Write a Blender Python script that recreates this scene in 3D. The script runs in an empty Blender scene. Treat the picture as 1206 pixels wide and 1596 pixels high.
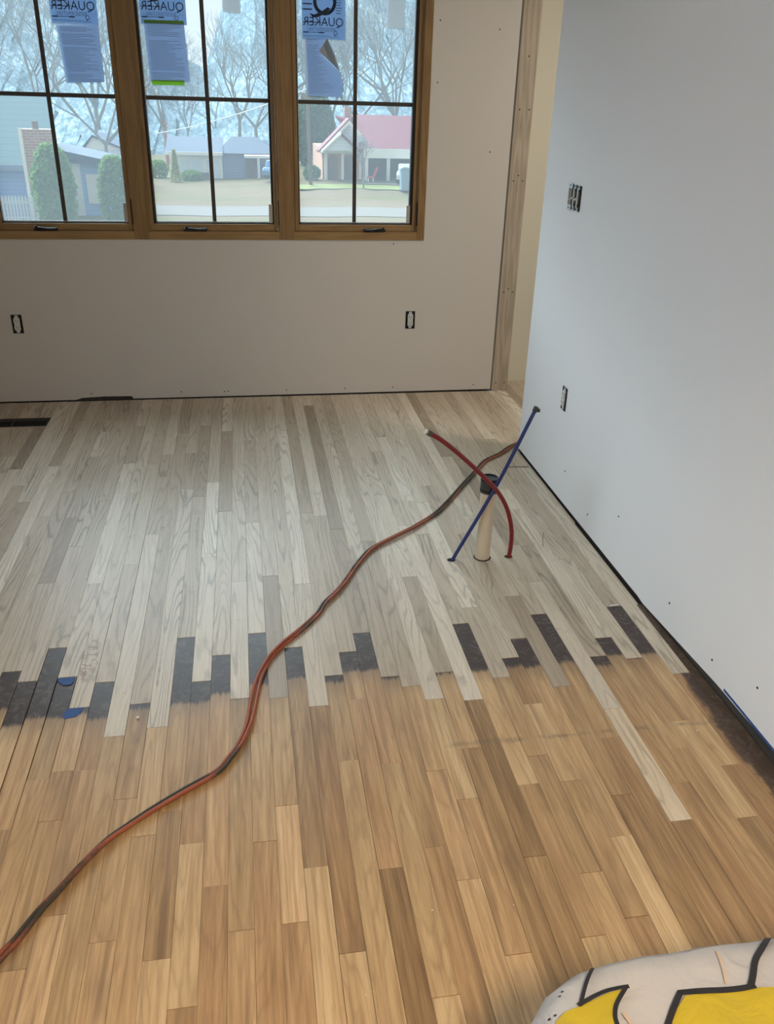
import bpy, bmesh, math, random
from mathutils import Vector, Matrix
R = random.Random(7)
sc = bpy.context.scene
COL = sc.collection
PI = math.pi

# ------------------------------------------------------------------ camera
HC = 1.65
F, PITCH, YAW, ROLL = 1302.3, 0.458365, 0.172984, 0.0290228
fw = Vector((math.sin(YAW) * math.cos(PITCH), math.cos(YAW) * math.cos(PITCH), -math.sin(PITCH)))
rt = Vector((math.cos(YAW), -math.sin(YAW), 0))
up = rt.cross(fw)
rt2 = rt * math.cos(ROLL) + up * math.sin(ROLL)
up2 = -rt * math.sin(ROLL) + up * math.cos(ROLL)
cd = bpy.data.cameras.new('camera')
cam = bpy.data.objects.new('camera', cd)
COL.objects.link(cam)
m = Matrix((rt2, up2, -fw)).transposed().to_4x4()
m.translation = (0, 0, HC)
cam.matrix_world = m
cd.sensor_fit = 'HORIZONTAL'
cd.sensor_width = 36
cd.lens = 36 * F / 1206
cd.clip_start = 0.02
cd.clip_end = 600
sc.camera = cam

# ------------------------------------------------------------------ world, sun, lamps, exposure
w = bpy.data.worlds.new('sky')
sc.world = w
w.use_nodes = True
bg = w.node_tree.nodes['Background']
bg.inputs[0].default_value = (0.92, 0.96, 1.0, 1)
bg.inputs[1].default_value = 0.95


def light(name, typ, loc, direction, energy, color, **kw):
    l = bpy.data.lights.new(name, typ)
    l.energy = energy
    l.color = color
    for k, v in kw.items():
        setattr(l, k, v)
    o = bpy.data.objects.new(name, l)
    COL.objects.link(o)
    o.location = loc
    o.rotation_euler = Vector(direction).to_track_quat('-Z', 'Y').to_euler()
    return o


el, az = math.radians(40), math.radians(30)
light('sun', 'SUN', (0, 20, 30), (math.sin(az) * math.cos(el), -math.cos(az) * math.cos(el), -math.sin(el)),
      13.5, (0.83, 0.94, 1.02), angle=math.radians(60))
light('ceiling_lamp', 'AREA', (0.3, -0.7, 2.70), (0, 0, -1), 54, (1.0, 0.79, 0.56), shape='DISK', size=0.5, spread=math.radians(125))
light('side_window_light', 'AREA', (-3.1, 0.9, 1.5), (1, -0.02, -0.10), 34, (0.74, 0.88, 1.0), shape='RECTANGLE', size=2.2, size_y=1.3, spread=math.radians(140))
light('added_hall_light', 'AREA', (2.5, 3.4, 2.70), (0, 0, -1), 35, (1.0, 0.92, 0.80), shape='DISK', size=0.4)  # added light, no fixture seen; brightens the cream hall wall

vs = sc.view_settings
vs.view_transform = 'Standard'
vs.look = 'None'
vs.gamma = 1
vs.use_curve_mapping = False
vs.exposure = 0.0
sc.cycles.use_denoising = True
sc.cycles.max_bounces = 8


# ------------------------------------------------------------------ helpers
class MB:
    """collects geometry, then links it as ONE mesh object"""

    def __init__(s):
        s.v, s.f, s.mi = [], [], []

    def face(s, pts, mi=0):
        b = len(s.v)
        s.v += [tuple(p) for p in pts]
        s.f.append(list(range(b, b + len(pts))))
        s.mi.append(mi)

    def box(s, x0, x1, y0, y1, z0, z1, mi=0):
        b = len(s.v)
        s.v += [(x, y, z) for z in (z0, z1) for y in (y0, y1) for x in (x0, x1)]
        for q in ((0, 2, 3, 1), (4, 5, 7, 6), (0, 1, 5, 4), (2, 6, 7, 3), (0, 4, 6, 2), (1, 3, 7, 5)):
            s.f.append([b + i for i in q])
            s.mi.append(mi)
        return s

    def prism(s, poly, axis, a, b_, mi=0):
        """polygon (2D) extruded along axis from a to b_"""
        def P(p, t):
            return {'x': (t, p[0], p[1]), 'y': (p[0], t, p[1]), 'z': (p[0], p[1], t)}[axis]
        n = len(poly)
        b = len(s.v)
        s.v += [P(p, a) for p in poly] + [P(p, b_) for p in poly]
        s.f.append([b + i for i in range(n)][::-1]); s.mi.append(mi)
        s.f.append([b + n + i for i in range(n)]); s.mi.append(mi)
        for i in range(n):
            j = (i + 1) % n
            s.f.append([b + i, b + j, b + n + j, b + n + i]); s.mi.append(mi)
        return s

    def tube(s, pts, r, n=10, caps=True, mi=0):
        pts = [Vector(p) for p in pts]
        rs = r if isinstance(r, (list, tuple)) else [r] * len(pts)
        t0 = (pts[1] - pts[0]).normalized()
        nrm = t0.orthogonal().normalized()
        rings = []
        for i, p in enumerate(pts):
            a = pts[max(i - 1, 0)]
            c = pts[min(i + 1, len(pts) - 1)]
            t = (c - a).normalized()
            nrm = (nrm - t * nrm.dot(t)).normalized()
            bn = t.cross(nrm)
            b = len(s.v)
            s.v += [tuple(p + (nrm * math.cos(2 * PI * k / n) + bn * math.sin(2 * PI * k / n)) * rs[i]) for k in range(n)]
            rings.append(b)
        for a, b in zip(rings, rings[1:]):
            for k in range(n):
                j = (k + 1) % n
                s.f.append([a + k, a + j, b + j, b + k]); s.mi.append(mi)
        if caps:
            s.f.append([rings[0] + k for k in range(n)][::-1]); s.mi.append(mi)
            s.f.append([rings[-1] + k for k in range(n)]); s.mi.append(mi)
        return s

    def ball(s, c, rx, ry, rz, nu=10, nv=6, mi=0, jit=0, rnd=None):
        b = len(s.v)
        for i in range(nv + 1):
            th = PI * i / nv
            for k in range(nu):
                ph = 2 * PI * k / nu
                q = 1 + (rnd.uniform(-jit, jit) if rnd else 0)
                s.v.append((c[0] + rx * q * math.sin(th) * math.cos(ph), c[1] + ry * q * math.sin(th) * math.sin(ph), c[2] + rz * q * math.cos(th)))
        for i in range(nv):
            for k in range(nu):
                j = (k + 1) % nu
                s.f.append([b + i * nu + k, b + (i + 1) * nu + k, b + (i + 1) * nu + j, b + i * nu + j]); s.mi.append(mi)
        return s

    def mesh(s, name, mats):
        me = bpy.data.meshes.new(name)
        me.from_pydata(s.v, [], s.f)
        mats = mats if isinstance(mats, (list, tuple)) else [mats]
        for q in mats:
            me.materials.append(q)
        if len(mats) > 1:
            me.polygons.foreach_set('material_index', s.mi)
        me.validate()
        return me

    def build(s, name, mats, parent=None, smooth=False, bevel=0, kind=None, label=None):
        me = s.mesh(name, mats)
        o = bpy.data.objects.new(name, me)
        COL.objects.link(o)
        if smooth:
            me.polygons.foreach_set('use_smooth', [True] * len(me.polygons))
        if bevel:
            b = o.modifiers.new('bevel', 'BEVEL')
            b.width = bevel
            b.segments = 2
            b.limit_method = 'ANGLE'
        if parent:
            o.parent = parent
            o.matrix_parent_inverse = parent.matrix_basis.inverted()
        if kind:
            o['kind'] = kind
        if label:
            o['label'] = label
        return o


def thing(name, label, cat, loc=(0, 0, 0), group=None):
    o = bpy.data.objects.new(name, None)
    o.empty_display_size = 0.05
    COL.objects.link(o)
    o.location = loc
    o['label'] = label
    o['category'] = cat
    if group:
        o['group'] = group
    return o


def tag(o, label, cat, group=None):
    o['label'] = label
    o['category'] = cat
    if group:
        o['group'] = group
    return o


def lerp(a, b, t):
    return a + (b - a) * t


# ------------------------------------------------------------------ materials
class NT:
    def __init__(s, name):
        s.m = bpy.data.materials.new(name)
        s.m.use_nodes = True
        s.t = s.m.node_tree
        s.b = s.t.nodes['Principled BSDF']
        s.out = s.t.nodes['Material Output']

    def n(s, typ, **kw):
        q = s.t.nodes.new(typ)
        for k, v in kw.items():
            setattr(q, k, v)
        return q

    def link(s, a, b):
        s.t.links.new(a, b)

    def put(s, sock, val):
        if hasattr(val, 'is_linked') or isinstance(val, bpy.types.NodeSocket):
            s.link(val, sock)
        else:
            sock.default_value = val

    def math(s, op, a, b=0.0, c=0.0, clamp=False):
        q = s.n('ShaderNodeMath', operation=op, use_clamp=clamp)
        for i, x in enumerate((a, b, c)):
            s.put(q.inputs[i], x)
        return q.outputs[0]

    def mix(s, f, a, b, mode='MIX'):
        q = s.n('ShaderNodeMix', data_type='RGBA', blend_type=mode)
        s.put(q.inputs[0], f)
        for i, x in ((6, a), (7, b)):
            s.put(q.inputs[i], (*x, 1) if isinstance(x, tuple) and len(x) == 3 else x)
        return q.outputs[2]

    def pos(s):
        return s.n('ShaderNodeNewGeometry').outputs['Position']

    def vec(s, v, scale=(1, 1, 1), off=None):
        q = s.n('ShaderNodeVectorMath', operation='MULTIPLY')
        s.put(q.inputs[0], v)
        q.inputs[1].default_value = scale
        r = q.outputs[0]
        if off is not None:
            a = s.n('ShaderNodeVectorMath', operation='ADD')
            s.link(r, a.inputs[0])
            s.put(a.inputs[1], off)
            r = a.outputs[0]
        return r

    def noise(s, v, scale, detail=3, rough=0.5, dist=0.0):
        q = s.n('ShaderNodeTexNoise')
        s.link(v, q.inputs['Vector'])
        q.inputs['Scale'].default_value = scale
        q.inputs['Detail'].default_value = detail
        q.inputs['Roughness'].default_value = rough
        q.inputs['Distortion'].default_value = dist
        return q.outputs['Fac']

    def ss(s, x, a, b):
        q = s.n('ShaderNodeMapRange', interpolation_type='SMOOTHSTEP')
        s.put(q.inputs[0], x)
        s.put(q.inputs[1], a)
        s.put(q.inputs[2], b)
        return q.outputs[0]

    def ramp(s, f, stops):
        q = s.n('ShaderNodeValToRGB')
        s.link(f, q.inputs[0])
        e = q.color_ramp.elements
        while len(e) < len(stops):
            e.new(0.5)
        for i, (p, c) in enumerate(stops):
            e[i].position = p
            e[i].color = (*c, 1)
        return q.outputs[0]

    def bump(s, h, strength=0.3, dist=0.002):
        q = s.n('ShaderNodeBump')
        q.inputs['Strength'].default_value = strength
        q.inputs['Distance'].default_value = dist
        s.link(h, q.inputs['Height'])
        s.link(q.outputs[0], s.b.inputs['Normal'])

    def set(s, color=None, rough=None, metal=None, spec=None):
        if color is not None:
            s.put(s.b.inputs['Base Color'], (*color, 1) if isinstance(color, tuple) and len(color) == 3 else color)
        if rough is not None:
            s.put(s.b.inputs['Roughness'], rough)
        if metal is not None:
            s.b.inputs['Metallic'].default_value = metal
        if spec is not None:
            s.put(s.b.inputs['Specular IOR Level'], spec)
        return s.m


def plain(name, color, rough=0.5, metal=0.0, var=0.12, scale=30, spec=0.5):
    t = NT(name)
    n = t.noise(t.pos(), scale, 4)
    c = t.mix(n, tuple(x * (1 - var) for x in color), tuple(min(1, x * (1 + var)) for x in color))
    return t.set(c, rough, metal, spec)


def drywall(name, color):
    t = NT(name)
    p = t.pos()
    blotch = t.noise(p, 1.1, 3)
    fine = t.noise(p, 180, 3)
    c = t.mix(blotch, tuple(x * 0.97 for x in color), tuple(x * 1.03 for x in color))
    # pencil ticks and scuffs, sparse
    sc_ = t.noise(t.vec(p, (9, 9, 2.2)), 3.2, 5, 0.6, 0.6)
    mark = t.math('MULTIPLY', t.ss(sc_, 0.735, 0.76), 0.45)
    c = t.mix(mark, c, tuple(x * 0.6 for x in color))
    t.bump(fine, 0.12, 0.001)
    return t.set(c, 0.75, 0, 0.3)


def wood(name, dark, light_, axis, freq=1.0, rough=0.5, spec=0.4):
    t = NT(name)
    p = t.pos()
    s1 = {'x': (0.06, 1, 1), 'y': (1, 0.06, 1), 'z': (1, 1, 0.06)}[axis]
    pv = t.vec(p, s1)
    n1 = t.noise(pv, 110 * freq, 5, 0.6)
    low = t.noise(pv, 9 * freq, 2)
    ring = t.math('SINE', t.math('MULTIPLY', low, 90.0))
    f = t.math('ADD', t.math('MULTIPLY', n1, 0.75), t.math('MULTIPLY', ring, 0.12), clamp=True)
    c = t.mix(f, dark, light_)
    t.bump(n1, 0.2, 0.001)
    return t.set(c, rough, 0, spec)


def floor_material():
    """one material for every strip; the strip's own age, tone and seed come from its mesh attribute"""
    t = NT('oak_strip')
    at = t.n('ShaderNodeAttribute', attribute_name='strip')
    sep = t.n('ShaderNodeSeparateColor')
    t.link(at.outputs['Color'], sep.inputs[0])
    tone, new, rnd = sep.outputs[0], sep.outputs[1], sep.outputs[2]
    edge = t.math('MULTIPLY', at.outputs['Alpha'], 4.0)       # where the sander stopped on this strip
    p = t.pos()
    sp = t.n('ShaderNodeSeparateXYZ')
    t.link(p, sp.inputs[0])
    X, Y = sp.outputs[0], sp.outputs[1]
    off = t.n('ShaderNodeCombineXYZ')
    t.link(t.math('MULTIPLY', rnd, 7.0), off.inputs[0])
    t.link(t.math('MULTIPLY', rnd, 31.0), off.inputs[1])
    t.link(t.math('MULTIPLY', rnd, 13.0), off.inputs[2])
    pv = t.vec(p, (1, 1, 1), off.outputs[0])
    fine = t.noise(t.vec(pv, (1, 0.035, 1)), 420, 4, 0.65)         # pores
    streak = t.noise(t.vec(pv, (1, 0.05, 1)), 75, 4, 0.6)          # broad colour streaks
    figure = t.noise(t.vec(pv, (1, 0.075, 1)), 10, 1.5, 0.45)       # contour lines of this are the cathedral grain
    wob = t.noise(t.vec(pv, (1, 0.3, 1)), 60, 2)
    ph = t.math('ADD', t.math('MULTIPLY', figure, 120.0), t.math('MULTIPLY', wob, 3.4))
    ring = t.math('POWER', t.math('MULTIPLY_ADD', t.math('SINE', ph), 0.5, 0.5), 5.0)
    blot = t.noise(t.vec(pv, (1, 0.35, 1)), 7, 3)
    # old strips: amber to brown oak
    oldc = t.ramp(t.math('ADD', t.math('MULTIPLY', tone, 0.75), t.math('MULTIPLY_ADD', streak, 1.05, -0.38), clamp=True),
                  [(0.0, (0.185, 0.100, 0.042)), (0.35, (0.375, 0.228, 0.107)), (0.65, (0.53, 0.345, 0.175)), (1.0, (0.70, 0.50, 0.285))])
    oldc = t.mix(t.math('MULTIPLY', ring, 0.22), oldc, (0.17, 0.09, 0.045))
    hue = t.mix(t.math('FRACT', t.math('MULTIPLY', rnd, 29.7)), (1.03, 0.985, 0.955), (0.975, 1.005, 0.975))
    oldc = t.mix(1.0, oldc, hue, 'MULTIPLY')
    heart = t.noise(t.vec(pv, (1, 0.03, 1)), 34, 3, 0.55)
    oldc = t.mix(t.math('MULTIPLY', t.ss(heart, 0.57, 0.72), 0.50), oldc, (0.165, 0.092, 0.048))
    oldc = t.mix(t.math('MULTIPLY', t.ss(blot, 0.58, 0.78), 0.42), oldc, (0.16, 0.105, 0.062))
    # new strips: bleached, pale, with grey grain
    newc = t.ramp(t.math('ADD', t.math('MULTIPLY', tone, 0.75), t.math('MULTIPLY_ADD', streak, 0.5, -0.12), clamp=True),
                  [(0.0, (0.30, 0.225, 0.155)), (0.4, (0.49, 0.40, 0.295)), (0.7, (0.645, 0.555, 0.435)), (1.0, (0.80, 0.72, 0.60))])
    own = t.math('FRACT', t.math('MULTIPLY', rnd, 17.3))        # some strips are quarter sawn and plain
    newc = t.mix(t.math('MULTIPLY', t.math('MULTIPLY', ring, t.math('MULTIPLY_ADD', own, 1.0, 0.5)), t.math('MULTIPLY_ADD', t.ss(blot, 0.35, 0.65), 0.36, 0.18)), newc, (0.20, 0.165, 0.13))
    smudge = t.noise(p, 9, 5, 0.65)
    newc = t.mix(t.math('MULTIPLY', t.ss(smudge, 0.62, 0.72), 0.35), newc, (0.24, 0.17, 0.11))
    c = t.mix(new, oldc, newc)
    c = t.mix(t.math('MULTIPLY', t.ss(fine, 0.52, 0.75), 0.33), c, (0.17, 0.11, 0.065))
    # dark old finish left where the sander did not reach (old strips only)
    oldm = t.math('SUBTRACT', 1.0, t.ss(new, 0.3, 0.5))
    rag = t.math('MULTIPLY_ADD', t.noise(t.vec(p, (1, 0.03, 1)), 130, 4, 0.65), 0.065, -0.0325)
    yy = t.math('SUBTRACT', t.math('ADD', Y, rag), edge)
    core = t.math('MULTIPLY', t.ss(yy, -0.008, 0.016), oldm)
    halo = t.math('MULTIPLY', t.math('MULTIPLY', t.ss(yy, -0.10, 0.03), oldm), 0.45)
    brd = t.math('ADD', X, t.math('MULTIPLY_ADD', t.noise(t.vec(p, (1, 0.5, 1)), 14, 5, 0.65), 0.11, -0.055))
    bordm = t.math('MULTIPLY', t.ss(brd, 1.322, 1.345), oldm)
    bordm = t.math('MULTIPLY', bordm, t.ss(Y, 1.0, 1.6))
    c = t.mix(halo, c, (0.125, 0.082, 0.056))
    scr = t.noise(t.vec(p, (1, 1, 1)), 26, 6, 0.75, 1.5)
    dk = t.mix(t.ss(scr, 0.46, 0.68), (0.062, 0.045, 0.039), (0.135, 0.103, 0.090))
    dk = t.mix(t.ss(scr, 0.71, 0.735), dk, (0.26, 0.21, 0.18))
    # faint line where an old wall plate stood, and a brown swirl on one pale strip
    dl = t.math('ABSOLUTE', t.math('SUBTRACT', t.math('MULTIPLY_ADD', t.noise(p, 9, 4, 0.6), 0.030, Y), 1.802))
    lm = t.math('MULTIPLY', t.math('SUBTRACT', 1.0, t.ss(dl, 0.001, 0.013)), t.math('MULTIPLY', t.ss(X, 0.40, 0.62), t.math('MULTIPLY', t.ss(t.noise(p, 21, 4, 0.7), 0.36, 0.6), 0.5)))
    c = t.mix(t.math('MULTIPLY', lm, oldm), c, (0.15, 0.115, 0.085))
    ex = t.math('POWER', t.math('DIVIDE', t.math('ADD', X, 0.552), 0.030), 2.0)
    ey = t.math('POWER', t.math('DIVIDE', t.math('SUBTRACT', Y, 2.33), 0.13), 2.0)
    sw = t.math('SUBTRACT', 1.0, t.ss(t.math('ADD', ex, ey), 0.5, 1.1))
    sw = t.math('MULTIPLY', sw, t.ss(t.noise(p, 34, 5, 0.7, 1.2), 0.44, 0.58))
    c = t.mix(t.math('MULTIPLY', sw, 0.7), c, (0.20, 0.125, 0.075))
    dm = t.math('MAXIMUM', core, t.math('MULTIPLY', bordm, 0.93))
    c = t.mix(dm, c, dk)
    rough = t.math('MULTIPLY_ADD', dm, -0.06, 0.46)
    rough = t.math('ADD', rough, t.math('MULTIPLY_ADD', fine, 0.12, -0.06))
    h = t.math('SUBTRACT', t.math('MULTIPLY', fine, 0.5), t.math('MULTIPLY', ring, 0.25))
    t.bump(h, 0.18, 0.0008)
    return t.set(c, rough, 0, t.math('MULTIPLY_ADD', dm, -0.25, 0.55))


M = {}
M['floor'] = floor_material()
M['subfloor'] = plain('subfloor', (0.025, 0.018, 0.013), 0.9)
M['drywall'] = drywall('drywall_darkened', (0.64, 0.60, 0.55))  # paint like the partition's, with backlit shade put into the colour
M['drywall_r'] = drywall('drywall_lightened', (0.80, 0.80, 0.81))  # much the same paint, lightened and cooled to hold window light
M['cream'] = drywall('cream_paint', (0.72, 0.685, 0.58))
M['ceiling'] = plain('ceiling_paint', (0.72, 0.71, 0.69), 0.9, var=0.03)
M['stud'] = wood('weathered_pine', (0.29, 0.235, 0.175), (0.68, 0.58, 0.46), 'z', 0.8, 0.7)
M['plate'] = wood('dark_plate', (0.045, 0.035, 0.028), (0.12, 0.10, 0.085), 'y', 0.8, 0.8)  # dark wood, with the unlit gap under the drywall put into colour
M['pine_z'] = wood('window_pine_upright', (0.18, 0.098, 0.034), (0.37, 0.225, 0.090), 'z', 0.9, 0.42)  # same wood as the rails, darkened for the shaded uprights
M['pine_x'] = wood('window_pine_level', (0.22, 0.125, 0.045), (0.45, 0.28, 0.115), 'x', 0.9, 0.42)  # lighter copy, light on the tilted sill painted into the wood
M['bronze'] = plain('bronze_bar', (0.045, 0.036, 0.028), 0.45)
M['gasket'] = plain('black_gasket', (0.010, 0.008, 0.007), 0.6)
M['black_metal'] = plain('black_metal', (0.012, 0.011, 0.011), 0.32, 0.3)
M['clip'] = plain('grey_clip', (0.42, 0.38, 0.33), 0.5)
M['void'] = plain('black_heads_and_shade', (0.008, 0.007, 0.007), 0.9)  # black for screw and nail heads, and shade painted for holes
M['white_plastic'] = plain('white_plastic', (0.66, 0.64, 0.60), 0.35, var=0.04)
M['grey_plastic'] = plain('grey_plastic', (0.16, 0.15, 0.14), 0.5)
M['zinc'] = plain('zinc', (0.62, 0.66, 0.68), 0.4, 0.35)
M['pvc'] = plain('pvc', (0.66, 0.57, 0.43), 0.38, var=0.05)
M['rubber'] = plain('black_rubber', (0.040, 0.040, 0.038), 0.5)
M['plug'] = plain('pipe_plug', (0.42, 0.47, 0.52), 0.35)
M['blue_pex'] = plain('blue_tube', (0.022, 0.035, 0.165), 0.35)
M['red_pex'] = plain('red_tube', (0.21, 0.010, 0.012), 0.35)
M['brass'] = plain('tube_end', (0.11, 0.075, 0.055), 0.5)
M['cream_end'] = plain('tube_cut_end', (0.62, 0.52, 0.40), 0.5)
M['blue_tape'] = plain('blue_tape', (0.022, 0.075, 0.25), 0.6)
M['ink'] = plain('dark_ink', (0.012, 0.020, 0.050), 0.6)
M['ink_pale'] = plain('pale_ink', (0.20, 0.27, 0.40), 0.7)
M['bag'] = plain('bag_plastic', (0.48, 0.465, 0.46), 0.38, var=0.05, scale=6)
M['bag_yellow'] = plain('bag_yellow', (0.50, 0.375, 0.025), 0.38, var=0.10, scale=8)
for k_ in ('bag', 'bag_yellow'):
    m_ = M[k_]
    nt_ = m_.node_tree
    no_, bu_, ge_ = nt_.nodes.new('ShaderNodeTexNoise'), nt_.nodes.new('ShaderNodeBump'), nt_.nodes.new('ShaderNodeNewGeometry')
    no_.inputs['Scale'].default_value = 16
    no_.inputs['Detail'].default_value = 5
    no_.inputs['Distortion'].default_value = 1.2
    bu_.inputs['Strength'].default_value = 0.5
    bu_.inputs['Distance'].default_value = 0.012
    nt_.links.new(ge_.outputs['Position'], no_.inputs['Vector'])
    nt_.links.new(no_.outputs['Fac'], bu_.inputs['Height'])
    nt_.links.new(bu_.outputs[0], nt_.nodes['Principled BSDF'].inputs['Normal'])
M['bag_black'] = plain('bag_black', (0.022, 0.020, 0.022), 0.45)
M['bag_warm_light'] = plain('bag_warm_light', (0.55, 0.42, 0.32), 0.4)  # tint of warm light on the white plastic
M['sliver'] = plain('wood_sliver', (0.12, 0.08, 0.05), 0.7)
M['shim'] = plain('white_shim', (0.75, 0.73, 0.70), 0.6)


def cord_material(name, seed):
    t = NT(name)
    n = t.noise(t.vec(t.pos(), (1, 1, 0.2), (seed, 0, 0)), 2.6, 3, 0.55)
    g = t.noise(t.pos(), 60, 3)
    f = t.ss(t.math('ADD', n, t.math('MULTIPLY_ADD', g, 0.12, -0.06)), 0.46, 0.58)
    return t.set(t.mix(f, (0.34, 0.088, 0.040), (0.050, 0.040, 0.026)), 0.5)


M['cord_a'] = cord_material('cord_rust', 0.0)
M['cord_b'] = cord_material('cord_rust_dark', 4.7)


def paper_material(name, col, trans=0.45):
    t = NT(name)
    tr = t.n('ShaderNodeBsdfTranslucent')
    tr.inputs[0].default_value = (*col, 1)
    t.set(tuple(c * 0.9 for c in col), 0.7)
    mx = t.n('ShaderNodeMixShader')
    mx.inputs[0].default_value = trans
    t.link(t.b.outputs[0], mx.inputs[1])
    t.link(tr.outputs[0], mx.inputs[2])
    t.link(mx.outputs[0], t.out.inputs[0])
    return t.m


M['green_tape'] = paper_material('green_tape', (0.36, 0.62, 0.10), 0.5)
M['paper_blue'] = paper_material('backlit_blue_paper', (0.45, 0.53, 0.68))
M['paper_pale'] = paper_material('backlit_pale_label', (0.40, 0.52, 0.70))
M['paper_grey'] = paper_material('grey_paper', (0.70, 0.71, 0.73), 0.45)
M['paper_back'] = plain('grey_paper_back', (0.33, 0.35, 0.40), 0.8, var=.05)


def glass_material():
    """window pane: clear, a little blue, with the fine milky film painted in to pale the view like misty air"""
    t = NT('hazed_glass')
    tr = t.n('ShaderNodeBsdfTransparent')
    tr.inputs[0].default_value = (0.91, 0.965, 0.975, 1)
    haze = t.n('ShaderNodeBsdfTranslucent')  # outdoor haze put into the pane
    haze.inputs[0].default_value = (0.66, 0.78, 0.86, 1)
    gl = t.n('ShaderNodeBsdfGlossy')
    gl.inputs['Roughness'].default_value = 0.02
    m1 = t.n('ShaderNodeMixShader')
    m1.inputs[0].default_value = 0.065
    t.link(tr.outputs[0], m1.inputs[1])
    t.link(haze.outputs[0], m1.inputs[2])
    fr = t.n('ShaderNodeFresnel')
    fr.inputs[0].default_value = 1.45
    m2 = t.n('ShaderNodeMixShader')
    t.link(t.math('MULTIPLY', fr.outputs[0], 0.5), m2.inputs[0])
    t.link(m1.outputs[0], m2.inputs[1])
    t.link(gl.outputs[0], m2.inputs[2])
    t.link(m2.outputs[0], t.out.inputs[0])
    return t.m


M['glass'] = glass_material()

# ------------------------------------------------------------------ room shell
XW, YB, ZC = 1.39, 4.9624, 2.75
XL, YF, XH = -3.2, -1.6, 3.5
floor = MB().box(XL, XH, YF, 5.16, -0.12, -0.019).build('floor', M['subfloor'], kind='structure')
MB().box(XL - 0.1, XH + 0.1, YF - 0.1, 5.3, ZC, ZC + 0.1).build('ceiling', M['ceiling'], kind='structure')
MB().box(XL - 0.12, XL, YF - 0.1, 5.3, -0.12, ZC).build('wall_left', M['drywall'], kind='structure')
MB().box(XL, XH + 0.1, YF - 0.12, YF, -0.12, ZC).build('wall_front', M['drywall'], kind='structure')
MB().box(XH, XH + 0.1, YF, 5.3, -0.12, ZC).build('wall_hall_right', M['cream'], kind='structure')
MB().box(1.53, XH, 5.145, 5.25, -0.12, ZC).build('wall_hall', M['cream'], kind='structure')

# back wall: drywall sheet with the window opening and a torn lower edge
WX0, WX1, WZ0, WZ1 = -1.36, 1.037, 0.921, 2.42
b = MB()
b.prism([(XL, 0.006), (-1.02, 0.006), (-0.985, 0.017), (-0.86, 0.023), (-0.70, 0.021), (-0.695, 0.005), (0.3, 0.006), (1.512, 0.008),
         (1.512, WZ0), (XL, WZ0)], 'y', YB, YB + 0.013)
b.box(XL, WX0, YB, YB + 0.013, WZ0, ZC)
b.box(WX1, 1.512, YB, YB + 0.013, WZ0, ZC)
b.box(WX0, WX1, YB, YB + 0.013, WZ1, ZC)
b.box(XL, 1.50, YB + 0.014, YB + 0.16, 0.042, WZ0)
b.box(XL, WX0, YB + 0.014, YB + 0.16, WZ0, ZC)
b.box(WX1, 1.50, YB + 0.014, YB + 0.16, WZ0, ZC)
b.box(WX0, WX1, YB + 0.014, YB + 0.16, WZ1, ZC)
wall_back = b.build('wall_back', M['drywall'], kind='structure')
MB().box(XL, 1.50, YB + 0.016, YB + 0.10, -0.019, 0.040).build('bottom_plate', M['plate'], wall_back)

# partition on the right: drywall hung a little off the floor
prof = [(3.965, 0.010), (2.55, 0.012), (2.47, 0.013), (2.424, 0.008), (2.17, 0.025), (1.904, 0.043), (1.761, 0.046), (1.59, 0.053), (0.3, 0.058), (YF, 0.058)]
b = MB()
b.prism(prof + [(YF, ZC), (3.965, ZC)], 'x', XW, XW + 0.013)
b.box(XW + 0.014, XW + 0.115, YF, 3.96, 0.062, ZC)
b.box(XW + 0.116, XW + 0.128, YF, 3.965, 0.012, ZC)
wall_right = b.build('wall_right', M['drywall_r'], kind='structure')
MB().box(XW + 0.018, XW + 0.112, YF, 3.955, -0.019, 0.060).build('bottom_plate', M['plate'], wall_right)
MB().box(XW - 0.0012, XW - 0.0002, 0.9, 1.86, 0.050, 0.058).build('tape_strip', M['blue_tape'], wall_right, label='blue tape edge along the wall bottom')


def screw_heads(parent, spots, mk, me_=[None]):
    if me_[0] is None:
        me_[0] = MB().tube([(0, 0, 0), (0, -0.0012, 0)], 0.0038, 8).mesh('drywall_screw', M['void'])
    for s_ in spots:
        o = bpy.data.objects.new('drywall_screw', me_[0])
        COL.objects.link(o)
        o.parent = parent
        mk(o, s_)


def on_back(o, s_):
    o.location = (s_[0], YB - 0.0002, s_[1])


def on_right(o, s_):
    o.location = (XW - 0.0002, s_[0], s_[1])
    o.rotation_euler.z = -PI / 2


screw_heads(wall_back, [(1.075, 1.74), (1.075, 2.03), (0.86, 0.90), (1.40, 2.0), (1.395, 1.4), (-0.155, 0.035), (-0.133, 0.036), (0.218, 0.036),
                        (0.58, 0.036), (0.88, 0.037), (1.40, 0.04), (-0.41, 0.04), (-0.93, 0.042)], on_back)
screw_heads(wall_right, [(2.25, 0.12), (3.3, 0.16), (1.95, 0.10), (2.72, 0.22), (1.72, 0.17), (3.0, 0.09)], on_right)

# bare stud at the opening
b = MB().box(1.521, 1.621, YB - 0.008, YB + 0.13, 0.0, ZC)
post = b.build('trim_1', M['stud'], kind='structure', bevel=0.002)
for z in (0.05, 0.62, 0.64, 1.25, 1.28, 1.62, 1.88):
    for x in ((1.545, 1.60) if z not in (0.64, 1.28, 1.88) else (1.572,)):
        MB().tube([(x, YB - 0.0075, z), (x, YB - 0.0092, z)], 0.004, 8).build('nail_head', M['void'], post)

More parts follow.
